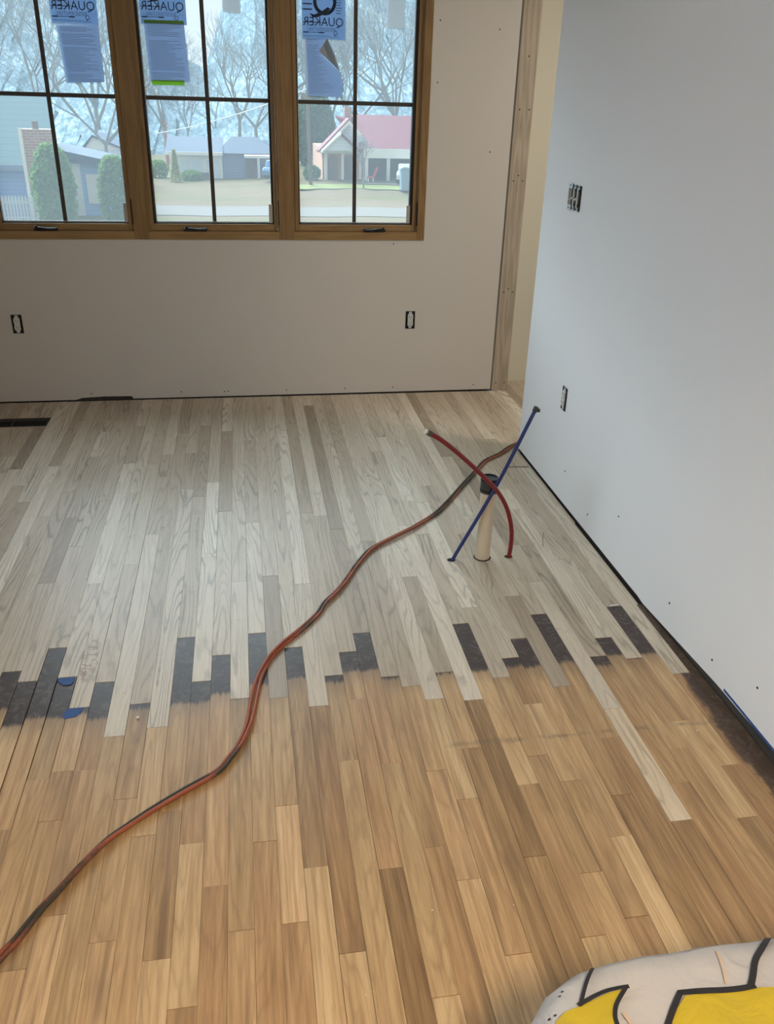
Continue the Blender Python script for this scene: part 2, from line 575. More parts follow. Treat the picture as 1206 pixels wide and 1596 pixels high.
# ------------------------------------------------------------------ floor strips
SW, SX = 0.0591, 0.012
JOINTS = {-21: [4.12], -18: [3.569], -17: [3.969], -16: [3.238, 3.413], -15: [2.18, 3.206, 3.652], -14: [1.6, 2.30, 2.84, 3.384, 4.074, 4.426], -13: [2.242, 3.12, 4.298, 4.593], -12: [1.637, 2.412, 3.547], -11: [1.803, 2.248, 2.814, 3.97, 4.506], -10: [1.244, 1.651, 1.825, 2.092, 2.739], -9: [1.368, 1.823, 2.208, 2.941], -8: [1.95, 3.192, 4.07], -7: [1.286, 1.702, 2.088, 4.37], -6: [1.571, 1.973, 3.631, 4.078], -5: [1.227, 1.644, 2.421, 4.476], -4: [1.112, 1.531, 2.175], -3: [1.398, 2.306, 4.376], -2: [1.272, 2.074, 3.961], -1: [1.513, 1.912, 2.418, 4.225], 0: [1.275, 1.623, 2.062, 4.364], 1: [1.419, 2.32, 3.937], 2: [1.185, 2.008, 2.723, 4.305, 4.356], 3: [1.766, 2.152, 4.465], 4: [1.39, 2.026, 2.273], 5: [1.06, 1.739, 2.376, 4.763], 6: [1.439, 2.124, 4.125], 7: [1.334, 1.695, 2.066], 8: [1.131, 1.582, 1.995, 3.698, 4.431], 9: [1.771, 2.124, 2.728], 10: [1.377, 1.976], 11: [1.149, 1.612, 2.39, 3.066, 3.395, 4.212], 12: [1.313, 1.714, 2.074, 2.487], 13: [1.182, 1.608, 1.935, 2.172], 14: [1.409, 2.276, 3.051], 15: [1.541, 2.004, 2.543], 16: [1.759, 2.414], 17: [1.435, 1.881, 2.635, 2.931], 18: [1.563, 2.144], 19: [1.689, 2.245, 3.259, 3.476], 20: [1.422, 1.802, 2.119], 21: [1.608, 2.431, 4.124], 22: [2.021, 3.724], 23: [1.891, 2.434, 3.1, 3.962]}
# where the new pale strips begin in each row
NEW = {-13: 2.242, -12: 2.412, -11: 2.248, -10: 2.092, -9: 2.208, -8: 1.95, -7: 2.088, -6: 1.973, -5: 2.421, -4: 2.175, -3: 2.306, -2: 2.074, -1: 2.418, 0: 2.062, 1: 2.32, 2: 2.008, 3: 2.152, 4: 2.273, 5: 2.376, 6: 2.124, 7: 2.066, 8: 1.995, 9: 2.124, 10: 1.976, 11: 2.39, 12: 2.074, 13: 2.172, 14: 2.276, 15: 2.004, 16: 2.414, 17: 1.881, 18: 2.144, 19: 2.245, 20: 2.119, 21: 2.431, 22: 2.021, 23: 2.434, -14: 2.30, -15: 2.18}
EDGE = {-13: 2.03, -12: 2.055, -11: 2.05, -10: 2.057, -9: 2.03, -7: 2.058, -5: 2.07, -4: 2.066, -3: 2.10, -2: 2.07, -1: 2.13, 0: 2.10, 1: 2.15, 3: 2.113, 4: 2.165, 5: 2.16, 6: 2.108, 9: 2.112, 11: 2.114, 13: 2.12, 14: 2.112, 16: 2.124, 18: 2.09, 19: 2.14, 21: 2.133, 20: 2.115, 22: 2.3}
# tones read off the photograph: (row, y within the strip) -> tone 0 dark .. 1 light
TONE = {(0, 1.45): .88, (0, 1.8): .55, (0, 1.1): .42, (1, 1.9): .30, (1, 1.2): .82, (2, 1.6): .20, (2, 1.0): .68, (-5, 1.1): .86, (-5, 1.4): .30, (-5, 2.0): .5,
        (-4, 1.3): .78, (-4, 1.0): .4, (-4, 1.8): .38, (-3, 1.2): .32, (-3, 1.8): .58, (-2, 1.0): .55, (-2, 1.6): .46, (-1, 1.7): .62, (-1, 1.2): .40,
        (4, 1.2): .10, (4, 1.7): .46, (3, 1.2): .62, (3, 1.9): .5, (5, 1.4): .58, (5, 2.0): .45, (6, 1.2): .34, (6, 1.8): .40, (7, 1.5): .70, (7, 1.2): .72, (8, 1.8): .80,
        (8, 1.3): .50, (9, 1.9): .60, (9, 1.3): .24, (10, 1.6): .08, (10, 1.2): .22, (11, 2.0): .80, (11, 1.3): .42, (12, 1.5): .45, (12, 1.9): .58, (12, 1.2): .66, (13, 1.75): .72,
        (13, 2.05): .28, (13, 1.4): .42, (14, 1.8): .62, (14, 1.2): .88, (15, 1.75): .36, (15, 1.3): .16, (16, 2.0): .52, (16, 1.5): .26, (17, 1.65): .90, (17, 1.3): .18,
        (18, 1.8): .40, (18, 1.4): .30, (19, 2.0): .50, (19, 1.6): .40, (20, 1.6): .78, (20, 1.3): .2, (21, 2.0): .70, (21, 1.4): .3, (22, 1.8): .3, (-6, 1.8): .72, (-6, 1.3): .56,
        (-7, 1.9): .45, (-7, 1.5): .5, (-7, 1.2): .66, (-8, 1.7): .40, (-8, 1.2): .52, (-9, 1.6): .50, (-9, 1.2): .78, (-10, 1.75): .45, (-10, 1.4): .52, (-11, 2.0): .52, (-11, 1.5): .6,
        (-12, 1.8): .70, (-12, 1.4): .5, (2, 3.5): .98, (2, 2.4): .62, (0, 3.0): .55, (1, 3.0): .62, (-1, 3.0): .75, (-8, 2.5): .72, (-6, 2.8): .66, (-10, 2.4): .6, (15, 2.2): .10,
        (15, 3.0): .62, (16, 3.2): .50, (14, 2.6): .30, (13, 2.5): .45, (11, 2.7): .40, (18, 2.6): .15, (19, 2.6): .72, (20, 3.0): .40, (21, 3.0): .30, (12, 2.3): .32, (12, 3.0): .85,
        (11, 3.8): .85, (6, 3.0): .66, (-13, 2.6): .5, (-14, 2.6): .42}
FRONT, BACK = -0.4, 4.952
strips = []
for k in range(-54, 34):
    if k not in NEW:
        NEW[k] = R.uniform(1.98, 2.42)
        JOINTS[k] = sorted(JOINTS.get(k, []) + [NEW[k]])
    xa, xb = SX + SW * k, SX + SW * (k + 1)
    back = BACK if xa < 1.5 else 5.142
    js = list(JOINTS.get(k, []))
    ends = [FRONT] + js + [back]
    full = [ends[0]]
    for a_, b_ in zip(ends, ends[1:]):                      # long runs get a joint or two of their own
        q = a_
        while b_ - q > 1.75:
            q += R.uniform(0.55, 1.25)
            if b_ - q < 0.3:
                break
            if not (2.0 < q < 2.5):
                full.append(q)
        full.append(b_)
    if -24 <= k < -19:
        full = sorted(set([y for y in full if not 4.50 < y < 4.73] + [4.545, 4.680]))
    for a_, b_ in zip(full, full[1:]):
        if -24 <= k < -19 and abs(a_ - 4.545) < 1e-4:
            continue                                        # the floor register sits here
        x1 = xb
        if k == 23:
            x1 = xb if a_ > 3.95 else 1.3845 if a_ > 3.0 else 1.380 if a_ > 2.43 else 1.404
        if k in (24, 25):                                   # the partition stands over these rows
            if b_ < 4.0:
                continue
            a_ = max(a_, 3.962)
        new = 1.0 if (a_ + 0.01) >= NEW.get(k, 2.15) else 0.0
        if k in (17,) and 1.43 < a_ < 1.5:
            new = 0.55
        tone = min(1, max(0, R.gauss(0.5, 0.22 if new else 0.18)))
        for (kk, yy), tv in TONE.items():
            if kk == k and a_ < yy < b_:
                tone = tv
        strips.append((k, xa, x1, a_, b_, new, tone, R.random(), EDGE.get(k, 2.11) if k < 22 else 2.6))


def shows(s_):
    """about how large a strip shows from the room's doorway"""
    tot = 0
    n = 6
    for i in range(n):
        y = lerp(s_[3], s_[4], (i + .5) / n)
        v = Vector(((s_[1] + s_[2]) / 2, y, -HC))
        z = v.dot(fw)
        if z < 0.2:
            continue
        px, py = F * v.dot(rt2) / z, F * v.dot(up2) / z
        if abs(px) < 620 and abs(py) < 815 and not (s_[1] > 1.38 and y < 3.9):
            tot += (s_[4] - s_[3]) / n / z ** 3
    return tot


def strip_geo(V, Fc, A, s_):
    k, xa, xb, ya, yb, new, tone, rnd, edge = s_
    g = 0.00015 + 0.0005 * ((rnd * 91) % 1) ** 3
    if k in (-13, -12, -11) and not new and yb > 2.2:
        g = 0.0016
    zt = -0.0006 * ((rnd * 57) % 1) - (0.0012 if (not new and yb > 2.1) else 0)
    x0, x1, y0, y1 = xa + g, xb - g, ya + 0.0006, yb - 0.0006
    c = 0.0003
    b0 = len(V)
    V += [(x0 + c, y0 + c, zt), (x1 - c, y0 + c, zt), (x1 - c, y1 - c, zt), (x0 + c, y1 - c, zt)]
    V += [(x0, y0, zt - c), (x1, y0, zt - c), (x1, y1, zt - c), (x0, y1, zt - c)]
    V += [(x0, y0, -0.019), (x1, y0, -0.019), (x1, y1, -0.019), (x0, y1, -0.019)]
    Fc.append([b0, b0 + 1, b0 + 2, b0 + 3])
    for r0 in (0, 4):
        for i in range(4):
            j = (i + 1) % 4
            Fc.append([b0 + r0 + 4 + i, b0 + r0 + 4 + j, b0 + r0 + j, b0 + r0 + i])
    A += [(tone, new, rnd, edge / 4.0)] * 12


def strip_mesh(name, lst, kind=None):
    V, Fc, A = [], [], []
    for s_ in lst:
        strip_geo(V, Fc, A, s_)
    me = bpy.data.meshes.new(name)
    me.from_pydata(V, [], Fc)
    at = me.attributes.new('strip', 'FLOAT_COLOR', 'POINT')
    at.data.foreach_set('color', [q for a in A for q in a])
    me.materials.append(M['floor'])
    o = bpy.data.objects.new(name, me)
    COL.objects.link(o)
    o.parent = floor
    if kind:
        o['kind'] = kind
    return o


ranked = sorted(strips, key=shows, reverse=True)
near = [s_ for s_ in ranked[:298] if shows(s_) > 0]
ids = {id(s_) for s_ in near}
for s_ in near:
    strip_mesh('floor_board', [s_])
rest = [s_ for s_ in strips if id(s_) not in ids]
strip_mesh('far_floor_boards', rest, 'stuff')

# ------------------------------------------------------------------ windows
DEPTH = 0.045                              # glass sits this far behind the drywall face
def back_of(x, d):                         # sight lines to the recessed glass are a touch longer
    return x * (YB + d) / YB


def zb(z, d):
    return HC + (z - HC) * (YB + d) / YB


WIN = [dict(g=(-1.261, -0.614), s=(-1.302, -0.588), f=(-1.36, -0.5405), crank=(-1.113, -0.988), flip=1),
       dict(g=(-0.465, 0.164), s=(-0.510, 0.205), f=(-0.5405, 0.2325), crank=(-0.322, -0.195), flip=1),
       dict(g=(0.319, 0.940), s=(0.288, 0.994), f=(0.2325, 1.037), crank=(0.684, 0.81), flip=-1)]
ZG0, ZS0, ZF0 = 1.016, 0.965, 0.921
ZG1, ZS1, ZF1 = 2.29, 2.345, 2.42
YG = YB + DEPTH
for i, q in enumerate(WIN):
    g0, g1 = back_of(q['g'][0], DEPTH), back_of(q['g'][1], DEPTH)
    s0, s1 = q['s']
    f0, f1 = q['f']
    gz0, gz1 = zb(ZG0, DEPTH), ZG1
    # outer frame, also the structure object of the window
    b = MB()
    YP = YB - 0.006
    b.box(f0, s0, YP, YB + 0.12, ZF0, ZF1)
    b.box(s1, f1, YP, YB + 0.12, ZF0, ZF1)
    win = b.build('window_%d' % (i + 1), M['pine_z'], kind='structure', bevel=0.002)
    MB().box(s0, s1, YP, YB + 0.12, ZF0, ZS0).build('sill_rail', M['pine_x'], win, bevel=0.002)
    MB().box(s0, s1, YP, YB + 0.12, ZS1, ZF1).build('head_rail', M['pine_x'], win, bevel=0.002)
    # small raised bead between frame and sash
    b = MB()
    b.box(s0, s0 + 0.006, YB + 0.004, YB + 0.014, ZS0, ZS1).box(s1 - 0.006, s1, YB + 0.004, YB + 0.014, ZS0, ZS1)
    b.build('bead', M['pine_z'], win)
    # sash
    YS = YB + 0.012
    st = 0.022
    b = MB().box(s0 + 0.0065, s0 + 0.0065 + st, YS, YB + 0.07, ZS0 + 0.001, ZS1)
    b.build('sash_stile', M['pine_z'], win, bevel=0.0025)
    b = MB().box(s1 - 0.0065 - st, s1 - 0.0065, YS, YB + 0.07, ZS0 + 0.001, ZS1)
    b.build('sash_stile', M['pine_z'], win, bevel=0.0025)
    MB().box(s0 + 0.0065 + st, s1 - 0.0065 - st, YS, YB + 0.07, ZS0 + 0.001, 1.003).build('sash_rail', M['pine_x'], win, bevel=0.0025)
    MB().box(s0 + 0.0065 + st, s1 - 0.0065 - st, YS, YB + 0.07, ZG1 + 0.02, ZS1).build('sash_rail', M['pine_x'], win, bevel=0.0025)
    # dark glazing gasket, stepping back to the glass
    a0, a1 = s0 + 0.0065 + st, s1 - 0.0065 - st
    b = MB()
    b.box(a0, g0, YB + 0.022, YB + 0.06, 1.003, ZG1 + 0.02)
    b.box(g1, a1, YB + 0.022, YB + 0.06, 1.003, ZG1 + 0.02)
    b.box(g0, g1, YB + 0.022, YB + 0.06, 1.003, gz0)
    b.box(g0, g1, YB + 0.022, YB + 0.06, gz1, ZG1 + 0.02)
    b.build('glazing_gasket', M['gasket'], win)
    b = MB()
    b.box(g0, g0 + 0.004, YB + 0.036, YB + 0.044, gz0, gz1).box(g0, g1, YB + 0.036, YB + 0.044, gz0, gz0 + 0.004)
    b.build('spacer_bar', M['clip'], win)
    MB().box(g0, g1, YG, YG + 0.004, gz0, gz1).build('glass_pane', M['glass'], win)
    # muntin bars
    mx = (g0 + g1) / 2 - (0.004 if i == 0 else 0.0) + (0.0 if i < 2 else -0.002)
    mz = zb(1.628, DEPTH)
    MB().box(mx - 0.0105, mx + 0.0105, YG - 0.008, YG - 0.0005, gz0, gz1).build('muntin', M['bronze'], win, bevel=0.002)
    for xx in ((g0, mx - 0.0106), (mx + 0.0106, g1)):
        MB().box(xx[0], xx[1], YG - 0.0075, YG - 0.0005, mz - 0.0105, mz + 0.0105).build('muntin', M['bronze'], win, bevel=0.002)
    # pale catch plate low on the right gasket, hinge slot beside it
    MB().box(g1 - 0.016, g1 + 0.004, YB + 0.018, YB + 0.0215, gz0 + 0.002, gz0 + 0.098).build('catch_plate', M['clip'], win)
    MB().box(s1 - 0.0062, s1 - 0.001, YB - 0.0005, YB + 0.0035, 1.0, 1.13).build('hinge_slot', M['void'], win)
    # folding crank: base, arm, knob
    c0, c1 = q['crank']
    zc = 0.977
    bs = MB().box(c0, c1, YB - 0.010, YS, zc - 0.0105, zc + 0.006).build('crank_base', M['black_metal'], win, bevel=0.004)
    L = c1 - c0
    kx = c0 + 0.016 if q['flip'] == 1 else c1 - 0.016
    ex = c1 - 0.008 if q['flip'] == 1 else c0 + 0.008
    MB().tube([(kx, YB - 0.014, zc + 0.006), (lerp(kx, ex, .3), YB - 0.018, zc + 0.005), (lerp(kx, ex, .7), YB - 0.018, zc - 0.001), (ex, YB - 0.014, zc - 0.001)],
              [0.006, 0.005, 0.0045, 0.005], 8).build('crank_arm', M['black_metal'], bs, smooth=True)
    MB().tube([(kx, YB - 0.012, zc + 0.004), (kx, YB - 0.012, zc + 0.017)], [0.008, 0.006], 10).build('crank_knob', M['black_metal'], bs, smooth=True)


# ------------------------------------------------------------------ writing helper
def text_mesh(body, x_mid, z_mid, width, y, name, mat, parent, mirror=True, stretch=1.0):
    cu = bpy.data.curves.new('t', 'FONT')
    cu.body = body
    cu.align_x = 'CENTER'
    cu.align_y = 'CENTER'
    cu.resolution_u = 3
    o = bpy.data.objects.new('t', cu)
    COL.objects.link(o)
    dg = bpy.context.evaluated_depsgraph_get()
    me = bpy.data.meshes.new_from_object(o.evaluated_get(dg))
    bpy.data.objects.remove(o)
    bpy.data.curves.remove(cu)
    xs = [v.co.x for v in me.vertices]
    ys = [v.co.y for v in me.vertices]
    sx = width / (max(xs) - min(xs))
    cx, cy = (max(xs) + min(xs)) / 2, (max(ys) + min(ys)) / 2
    for v in me.vertices:
        x, z = (v.co.x - cx) * sx, (v.co.y - cy) * sx * stretch
        v.co = (x_mid + (-x if mirror else x), y, z_mid + z)
    me.materials.append(mat)
    me.name = name
    r = bpy.data.objects.new(name, me)
    COL.objects.link(r)
    r.parent = parent
    return r


# ------------------------------------------------------------------ stickers and papers on the glass (seen from behind, so mirrored)
YL = YG + 0.0055
def sticker(x0, z0, label, tall):
    """pale maker's label stuck on the outer face of the glass"""
    W = 0.226
    x0 = back_of(x0, DEPTH); z0 = zb(z0, DEPTH)
    t = thing('window_label', label, 'label', (x0 + W / 2, YL, z0), 'pale labels on the window glass')
    def P(mb, n, mt):
        return mb.build(n, mt, None)
    o = MB().box(x0, x0 + W, YL, YL + 0.0006, z0, z0 + tall).build('label_sheet', M['paper_pale'])
    o.parent = t; o.matrix_parent_inverse = Matrix.Translation(-t.location)
    yk = YL - 0.0006
    kids = []
    kids.append(text_mesh('QUAKER', x0 + W * .49, z0 + 0.076, W * 0.93, yk, 'lettering', M['ink'], None, True, 1.05))
    kids.append(MB().box(x0 + 0.004, x0 + 0.10, yk, yk + 0.0003, z0 + 0.074, z0 + 0.0775).build('printed_bar', M['ink']))
    kids.append(text_mesh('RESIDENTIAL', x0 + W * .44, z0 + 0.044, W * 0.66, yk, 'lettering', M['ink_pale'], None, True, 1.0))
    kids.append(MB().box(x0 + W * .80, x0 + W * .985, yk, yk + 0.0003, z0 + 0.0435, z0 + 0.0445).build('printed_bar', M['ink_pale']))
    kids.append(text_mesh('Q', x0 + W * .78, z0 + 0.027, 0.021, yk, 'lettering', M['ink'], None, True, 1.0))
    b = MB()
    b.box(x0 + 0.006, x0 + 0.034, yk, yk + 0.0003, z0 + 0.027, z0 + 0.0325)
    b.box(x0 + 0.088, x0 + 0.116, yk, yk + 0.0003, z0 + 0.027, z0 + 0.0325)
    b.box(x0 + 0.034, x0 + 0.088, yk, yk + 0.0003, z0 + 0.029, z0 + 0.0312)
    kids.append(b.build('printed_bar', M['ink']))
    b = MB()
    for r in range(2):
        q = x0 + 0.006
        while q < x0 + W * .62:
            l = R.uniform(0.008, 0.022)
            b.box(q, q + l, yk, yk + 0.0003, z0 + 0.010 + 0.005 * r, z0 + 0.0118 + 0.005 * r)
            q += l + 0.003
    b.box(x0 + W * .66, x0 + W * .86, yk, yk + 0.0003, z0 + 0.0095, z0 + 0.0122)
    kids.append(b.build('fine_print', M['ink_pale'], kind='stuff'))
    # ring emblem with a swoosh foot, and rows of small print above
    cx, cz = x0 + W * .53, z0 + 0.168
    b = MB()
    n = 40
    for a in range(n):
        t0, t1 = 2 * PI * a / n, 2 * PI * (a + 1) / n
        ro, ri = 0.060, 0.043
        b.face([(cx + ri * math.cos(t0), yk, cz + ri * math.sin(t0)), (cx + ro * math.cos(t0), yk, cz + ro * math.sin(t0)),
                (cx + ro * math.cos(t1), yk, cz + ro * math.sin(t1)), (cx + ri * math.cos(t1), yk, cz + ri * math.sin(t1))])
    top = [(-0.080, -0.052), (-0.055, -0.058), (-0.02, -0.045), (0.015, -0.022), (0.03, -0.03), (0.0, -0.05), (-0.03, -0.068), (-0.062, -0.072)]
    for a in range(3):
        b.face([(cx + top[a][0], yk - .0001, cz + top[a][1]), (cx + top[a + 1][0], yk - .0001, cz + top[a + 1][1]),
                (cx + top[6 - a][0], yk - .0001, cz + top[6 - a][1]), (cx + top[7 - a][0], yk - .0001, cz + top[7 - a][1])])
    kids.append(b.build('ring_emblem', M['ink']))
    b = MB()
    for r in range(10):
        zr = z0 + 0.118 + 0.012 * r
        if zr > z0 + tall - 0.01:
            break
        b.box(x0 + W * .78, x0 + W * (.88 + R.uniform(0, .09)), yk, yk + 0.0003, zr, zr + 0.003)
        if r % 2:
            b.box(x0 + 0.006, x0 + W * .24, yk, yk + 0.0003, zr, zr + 0.006)
    kids.append(b.build('fine_print', M['ink'], kind='stuff'))
    for kx in kids:
        kx.parent = t
        kx.matrix_parent_inverse = Matrix.Translation(-t.location)
    return t


sticker(-0.882, 1.946, 'pale blue printed label on the left casement glass above the plain blue sheet', 0.30)
sticker(-0.453, 1.960, 'pale blue printed label on the middle casement glass with green tape at its foot', 0.30)
sticker(0.350, 1.922, 'pale blue printed label on the right casement glass showing most of its ring emblem', 0.33)


def sheet(pts, label, cat, mat, name='paper_sheet', lines=None, group=None, y=YL + 0.0012):
    pts = [(back_of(x, DEPTH), zb(z, DEPTH)) for x, z in pts]
    cx = sum(p[0] for p in pts) / len(pts)
    cz = sum(p[1] for p in pts) / len(pts)
    t = thing(name, label, cat, (cx, y, cz), group)
    o = MB().prism(pts, 'y', y, y + 0.0005).build('paper', mat)
    o.parent = t; o.matrix_parent_inverse = Matrix.Translation(-t.location)
    if lines:
        b = MB()
        tl, tr_, br, bl = lines
        n = 34
        for r in range(n):
            if R.random() < .12:
                continue
            f = (r + .8) / (n + .6)
            xa = lerp(tl[0], bl[0], f) ; xb_ = lerp(tr_[0], br[0], f)
            z = lerp((tl[1] + tr_[1]) / 2, (bl[1] + br[1]) / 2, f)
            L = xb_ - xa
            u1 = R.choice((.55, .7, .85, .9))
            xa2, xb2 = back_of(xa + L * .07, DEPTH), back_of(xa + L * u1, DEPTH)
            zz = zb(z, DEPTH)
            b.box(xa2, xb2, y - 0.0005, y - 0.0002, zz - 0.0009, zz + 0.0009)
        k = b.build('printed_lines', M['ink_pale'], kind='stuff')
        k.parent = t; k.matrix_parent_inverse = Matrix.Translation(-t.location)
    return t


qd = [(-0.861, 1.941), (-0.661, 1.947), (-0.659, 1.692), (-0.848, 1.684)]
sheet(qd, 'plain blue paper sheet hanging under the label on the left casement', 'paper', M['paper_blue'], lines=qd, group='blue sheets on the glass')
qd = [(-0.441, 1.968), (-0.243, 1.968), (-0.233, 1.706), (-0.433, 1.706)]
sheet(qd, 'blue paper sheet held by green tape on the middle casement', 'paper', M['paper_blue'], lines=qd, group='blue sheets on the glass')
# the curled sheet: flat body, free edge peeling towards the room
body = [(0.365, 1.925), (0.478, 1.925), (0.437, 1.866), (0.52, 1.80), (0.546, 1.775), (0.564, 1.725), (0.557, 1.654), (0.373, 1.657)]
t = sheet(body, 'blue paper sheet with its corner curled over on the right casement', 'paper', M['paper_blue'], lines=[(0.365, 1.925), (0.44, 1.925), (0.54, 1.657), (0.373, 1.657)], group='blue sheets on the glass')
fl_ = [((0.481, 1.926), 0.0), ((0.436, 1.865), -0.010), ((0.48, 1.832), -0.006), ((0.524, 1.797), -0.003), ((0.546, 1.775), 0.0), ((0.520, 1.85), 0.0)]
b = MB()
P = [(back_of(p[0], DEPTH), YL + 0.0012 - 0.002 + d, zb(p[1], DEPTH)) for p, d in fl_]
b.face([P[0], P[1], P[2], P[5]]); b.face([P[5], P[2], P[3], P[4]])
k = b.build('curled_corner', M['paper_back'], label='grey underside of the curled corner')
k.parent = t; k.matrix_parent_inverse = Matrix.Translation(-t.location)
for (x0, x1, z0, z1, lb) in ((-0.437, -0.243, 1.9635, 1.978, 'strip of green tape joining the label and blue sheet, middle casement'),
                             (-0.425, -0.262, 1.687, 1.710, 'strip of green tape along the bottom of the blue sheet, middle casement')):
    o = MB().prism([(back_of(x0, DEPTH), zb(z0, DEPTH)), (back_of(x1, DEPTH), zb(z0 + .001, DEPTH)), (back_of(x1, DEPTH), zb(z1, DEPTH)), (back_of(x0, DEPTH), zb(z1 - .001, DEPTH))],
                   'y', YL - 0.0016, YL - 0.0008).build('green_tape_strip', M['green_tape'])
    tag(o, lb, 'tape', 'green tape on the glass')
for pts, lb in (([(-0.047, 2.30), (0.045, 2.30), (0.041, 2.020), (-0.048, 2.027)], 'grey paper slip at the top of the middle casement, right of the bar'),
                ([(0.789, 2.28), (0.884, 2.28), (0.886, 1.985), (0.793, 1.984)], 'grey paper slip at the top of the right casement')):
    pts = [(back_of(x, DEPTH), zb(z, DEPTH) if z < 2.2 else 2.27) for x, z in pts]
    o = MB().prism(pts, 'y', YL, YL + 0.0006).build('paper_slip', M['paper_grey'])
    tag(o, lb, 'paper', 'grey slips on the glass')

# ------------------------------------------------------------------ outlets and switch box
def outlet(label, place, group='uncovered outlets'):
    """built flat in local x (right), z (up), y toward the wall; `place` turns it onto its wall"""
    t = thing('electrical_outlet', label, 'outlet', (0, 0, 0), group)
    b = MB().box(-0.027, 0.027, -0.0012, -0.0004, -0.052, 0.052)
    b.build('box_shade_plate', M['void'], t)  # flat dark plate stands in for the shaded box recess
    b = MB()
    b.box(-0.029, -0.0265, -0.0018, -0.0004, -0.053, 0.053).box(0.0265, 0.029, -0.0018, -0.0004, -0.053, 0.053)
    b.box(-0.029, 0.029, -0.0018, -0.0004, 0.0505, 0.053).box(-0.029, 0.029, -0.0018, -0.0004, -0.053, -0.0505)
    b.build('box_rim', M['rubber'], t)
    MB().box(-0.009, 0.009, -0.003, -0.0013, 0.036, 0.049).build('mounting_ear', M['zinc'], t)
    MB().box(-0.009, 0.009, -0.003, -0.0013, -0.049, -0.036).build('mounting_ear', M['zinc'], t)
    body = MB().box(-0.016, 0.016, -0.006, -0.0013, -0.036, 0.036).build('receptacle', M['white_plastic'], t, bevel=0.002)
    for s in (1, -1):
        zc = s * 0.0185
        n = 14
        pts = [(0.0165 * max(-1, min(1, 1.12 * math.cos(2 * PI * a / n))), zc + 0.0145 * math.sin(2 * PI * a / n)) for a in range(n)]
        MB().prism(pts, 'y', -0.009, -0.006).build('outlet_face', M['white_plastic'], body)
        b = MB()
        b.box(-0.0075, -0.005, -0.0095, -0.0088, zc - 0.001, zc + 0.008).box(0.005, 0.0075, -0.0095, -0.0088, zc, zc + 0.007)
        b.box(-0.002, 0.002, -0.0095, -0.0088, zc - 0.009, zc - 0.005)
        b.build('slots', M['void'], body)
    MB().tube([(0, -0.0055, 0), (0, -0.0072, 0)], 0.003, 8).build('screw', M['zinc'], body)
    place(t)
    return t


def put_back(x, z):
    def f(t):
        t.location = (x, YB, z)
    return f


outlet('uncovered white outlet in a dark box at the left end of the window wall', put_back(-1.279, 0.4605))
outlet('uncovered white outlet in a dark box below the right casement near the stud', put_back(0.975, 0.457))


def put_right(y, z):
    def f(t):
        t.location = (XW, y, z)
        t.rotation_euler.z = -PI / 2
    return f


o = outlet('uncovered white outlet low on the partition beside the blue tube', put_right(3.415, 0.466))

t = thing('switch_box', 'uncovered triple switch box with two toggles high on the partition wall', 'switch')
MB().box(-0.072, 0.072, -0.0012, -0.0004, -0.050, 0.050).build('box_shade_plate', M['void'], t)  # dark plate paints the shade of the open box
MB().box(-0.069, -0.030, -0.0040, -0.0013, -0.032, 0.034).build('blank_gang', M['grey_plastic'], t)
for z in (0.044, -0.044):
    e = MB().box(-0.072, -0.030, -0.0045, -0.0013, z - 0.011, z + 0.011).build('mounting_ear', M['zinc'], t)
    MB().tube([(-0.05, -0.0044, z), (-0.05, -0.0056, z)], 0.004, 8).build('screw', M['void'], e)
for x in (0.0, 0.042):
    s_ = MB().box(x - 0.012, x + 0.012, -0.005, -0.0013, -0.024, 0.024).build('switch_body', M['grey_plastic'], t, bevel=0.001)
    MB().box(x - 0.0045, x + 0.0045, -0.008, -0.005, -0.036, 0.036).build('yoke', M['white_plastic'], s_)
    MB().tube([(x, -0.006, 0.0), (x - 0.002, -0.016, -0.005), (x - 0.004, -0.024, -0.009)], [0.005, 0.0042, 0.0034], 8).build('toggle', M['white_plastic'], s_)
    for z in (0.044, -0.044):
        e = MB().prism([(x - 0.011, z - 0.009), (x + 0.011, z - 0.009), (x + 0.007, z + 0.009), (x - 0.007, z + 0.009)], 'y', -0.0045, -0.0013).build('mounting_ear', M['zinc'], t)
        MB().tube([(x, -0.0044, z), (x, -0.0056, z)], 0.0035, 8).build('screw', M['void'], e)
t.location = (XW, 3.575, 1.300)
t.rotation_euler.z = -PI / 2

# ------------------------------------------------------------------ floor register
t = thing('floor_vent', 'open dark floor vent with metal rim near the window wall', 'vent', (-1.26, 4.61, -0.018))
def child(mb, name, mat, **k):
    return mb.build(name, mat, t, **k)
v0, v1, u0, u1 = -1.405, -1.113, 4.547, 4.678
child(MB().box(v0, v1, u0, u1, -0.0185, -0.0165), 'duct_shade', M['void'])  # black plate stands in for the dark depth of the duct
b = MB()
b.box(v0, v1, u0, u0 + 0.005, -0.0165, 0.001).box(v0, v1, u1 - 0.005, u1, -0.0165, 0.001)
b.box(v0, v0 + 0.005, u0 + 0.005, u1 - 0.005, -0.0165, 0.001).box(v1 - 0.005, v1, u0 + 0.005, u1 - 0.005, -0.0165, 0.001)
child(b, 'rim', M['plate'])
child(MB().box(-1.306, -1.303, u0 + 0.005, u1 - 0.005, -0.0165, -0.004), 'divider', M['plate'])

# ------------------------------------------------------------------ pipes through the floor
def hole_shade_disc(cx, cy, rx, ry, parent):  # flat dark disc painting the shade round a pipe
    n = 18
    MB().prism([(cx + rx * math.cos(2 * PI * a / n), cy + ry * math.sin(2 * PI * a / n)) for a in range(n)], 'z', -0.0002, 0.0009).build('hole_shade', M['void'], parent, label='dark disc for the shade in the cut hole')


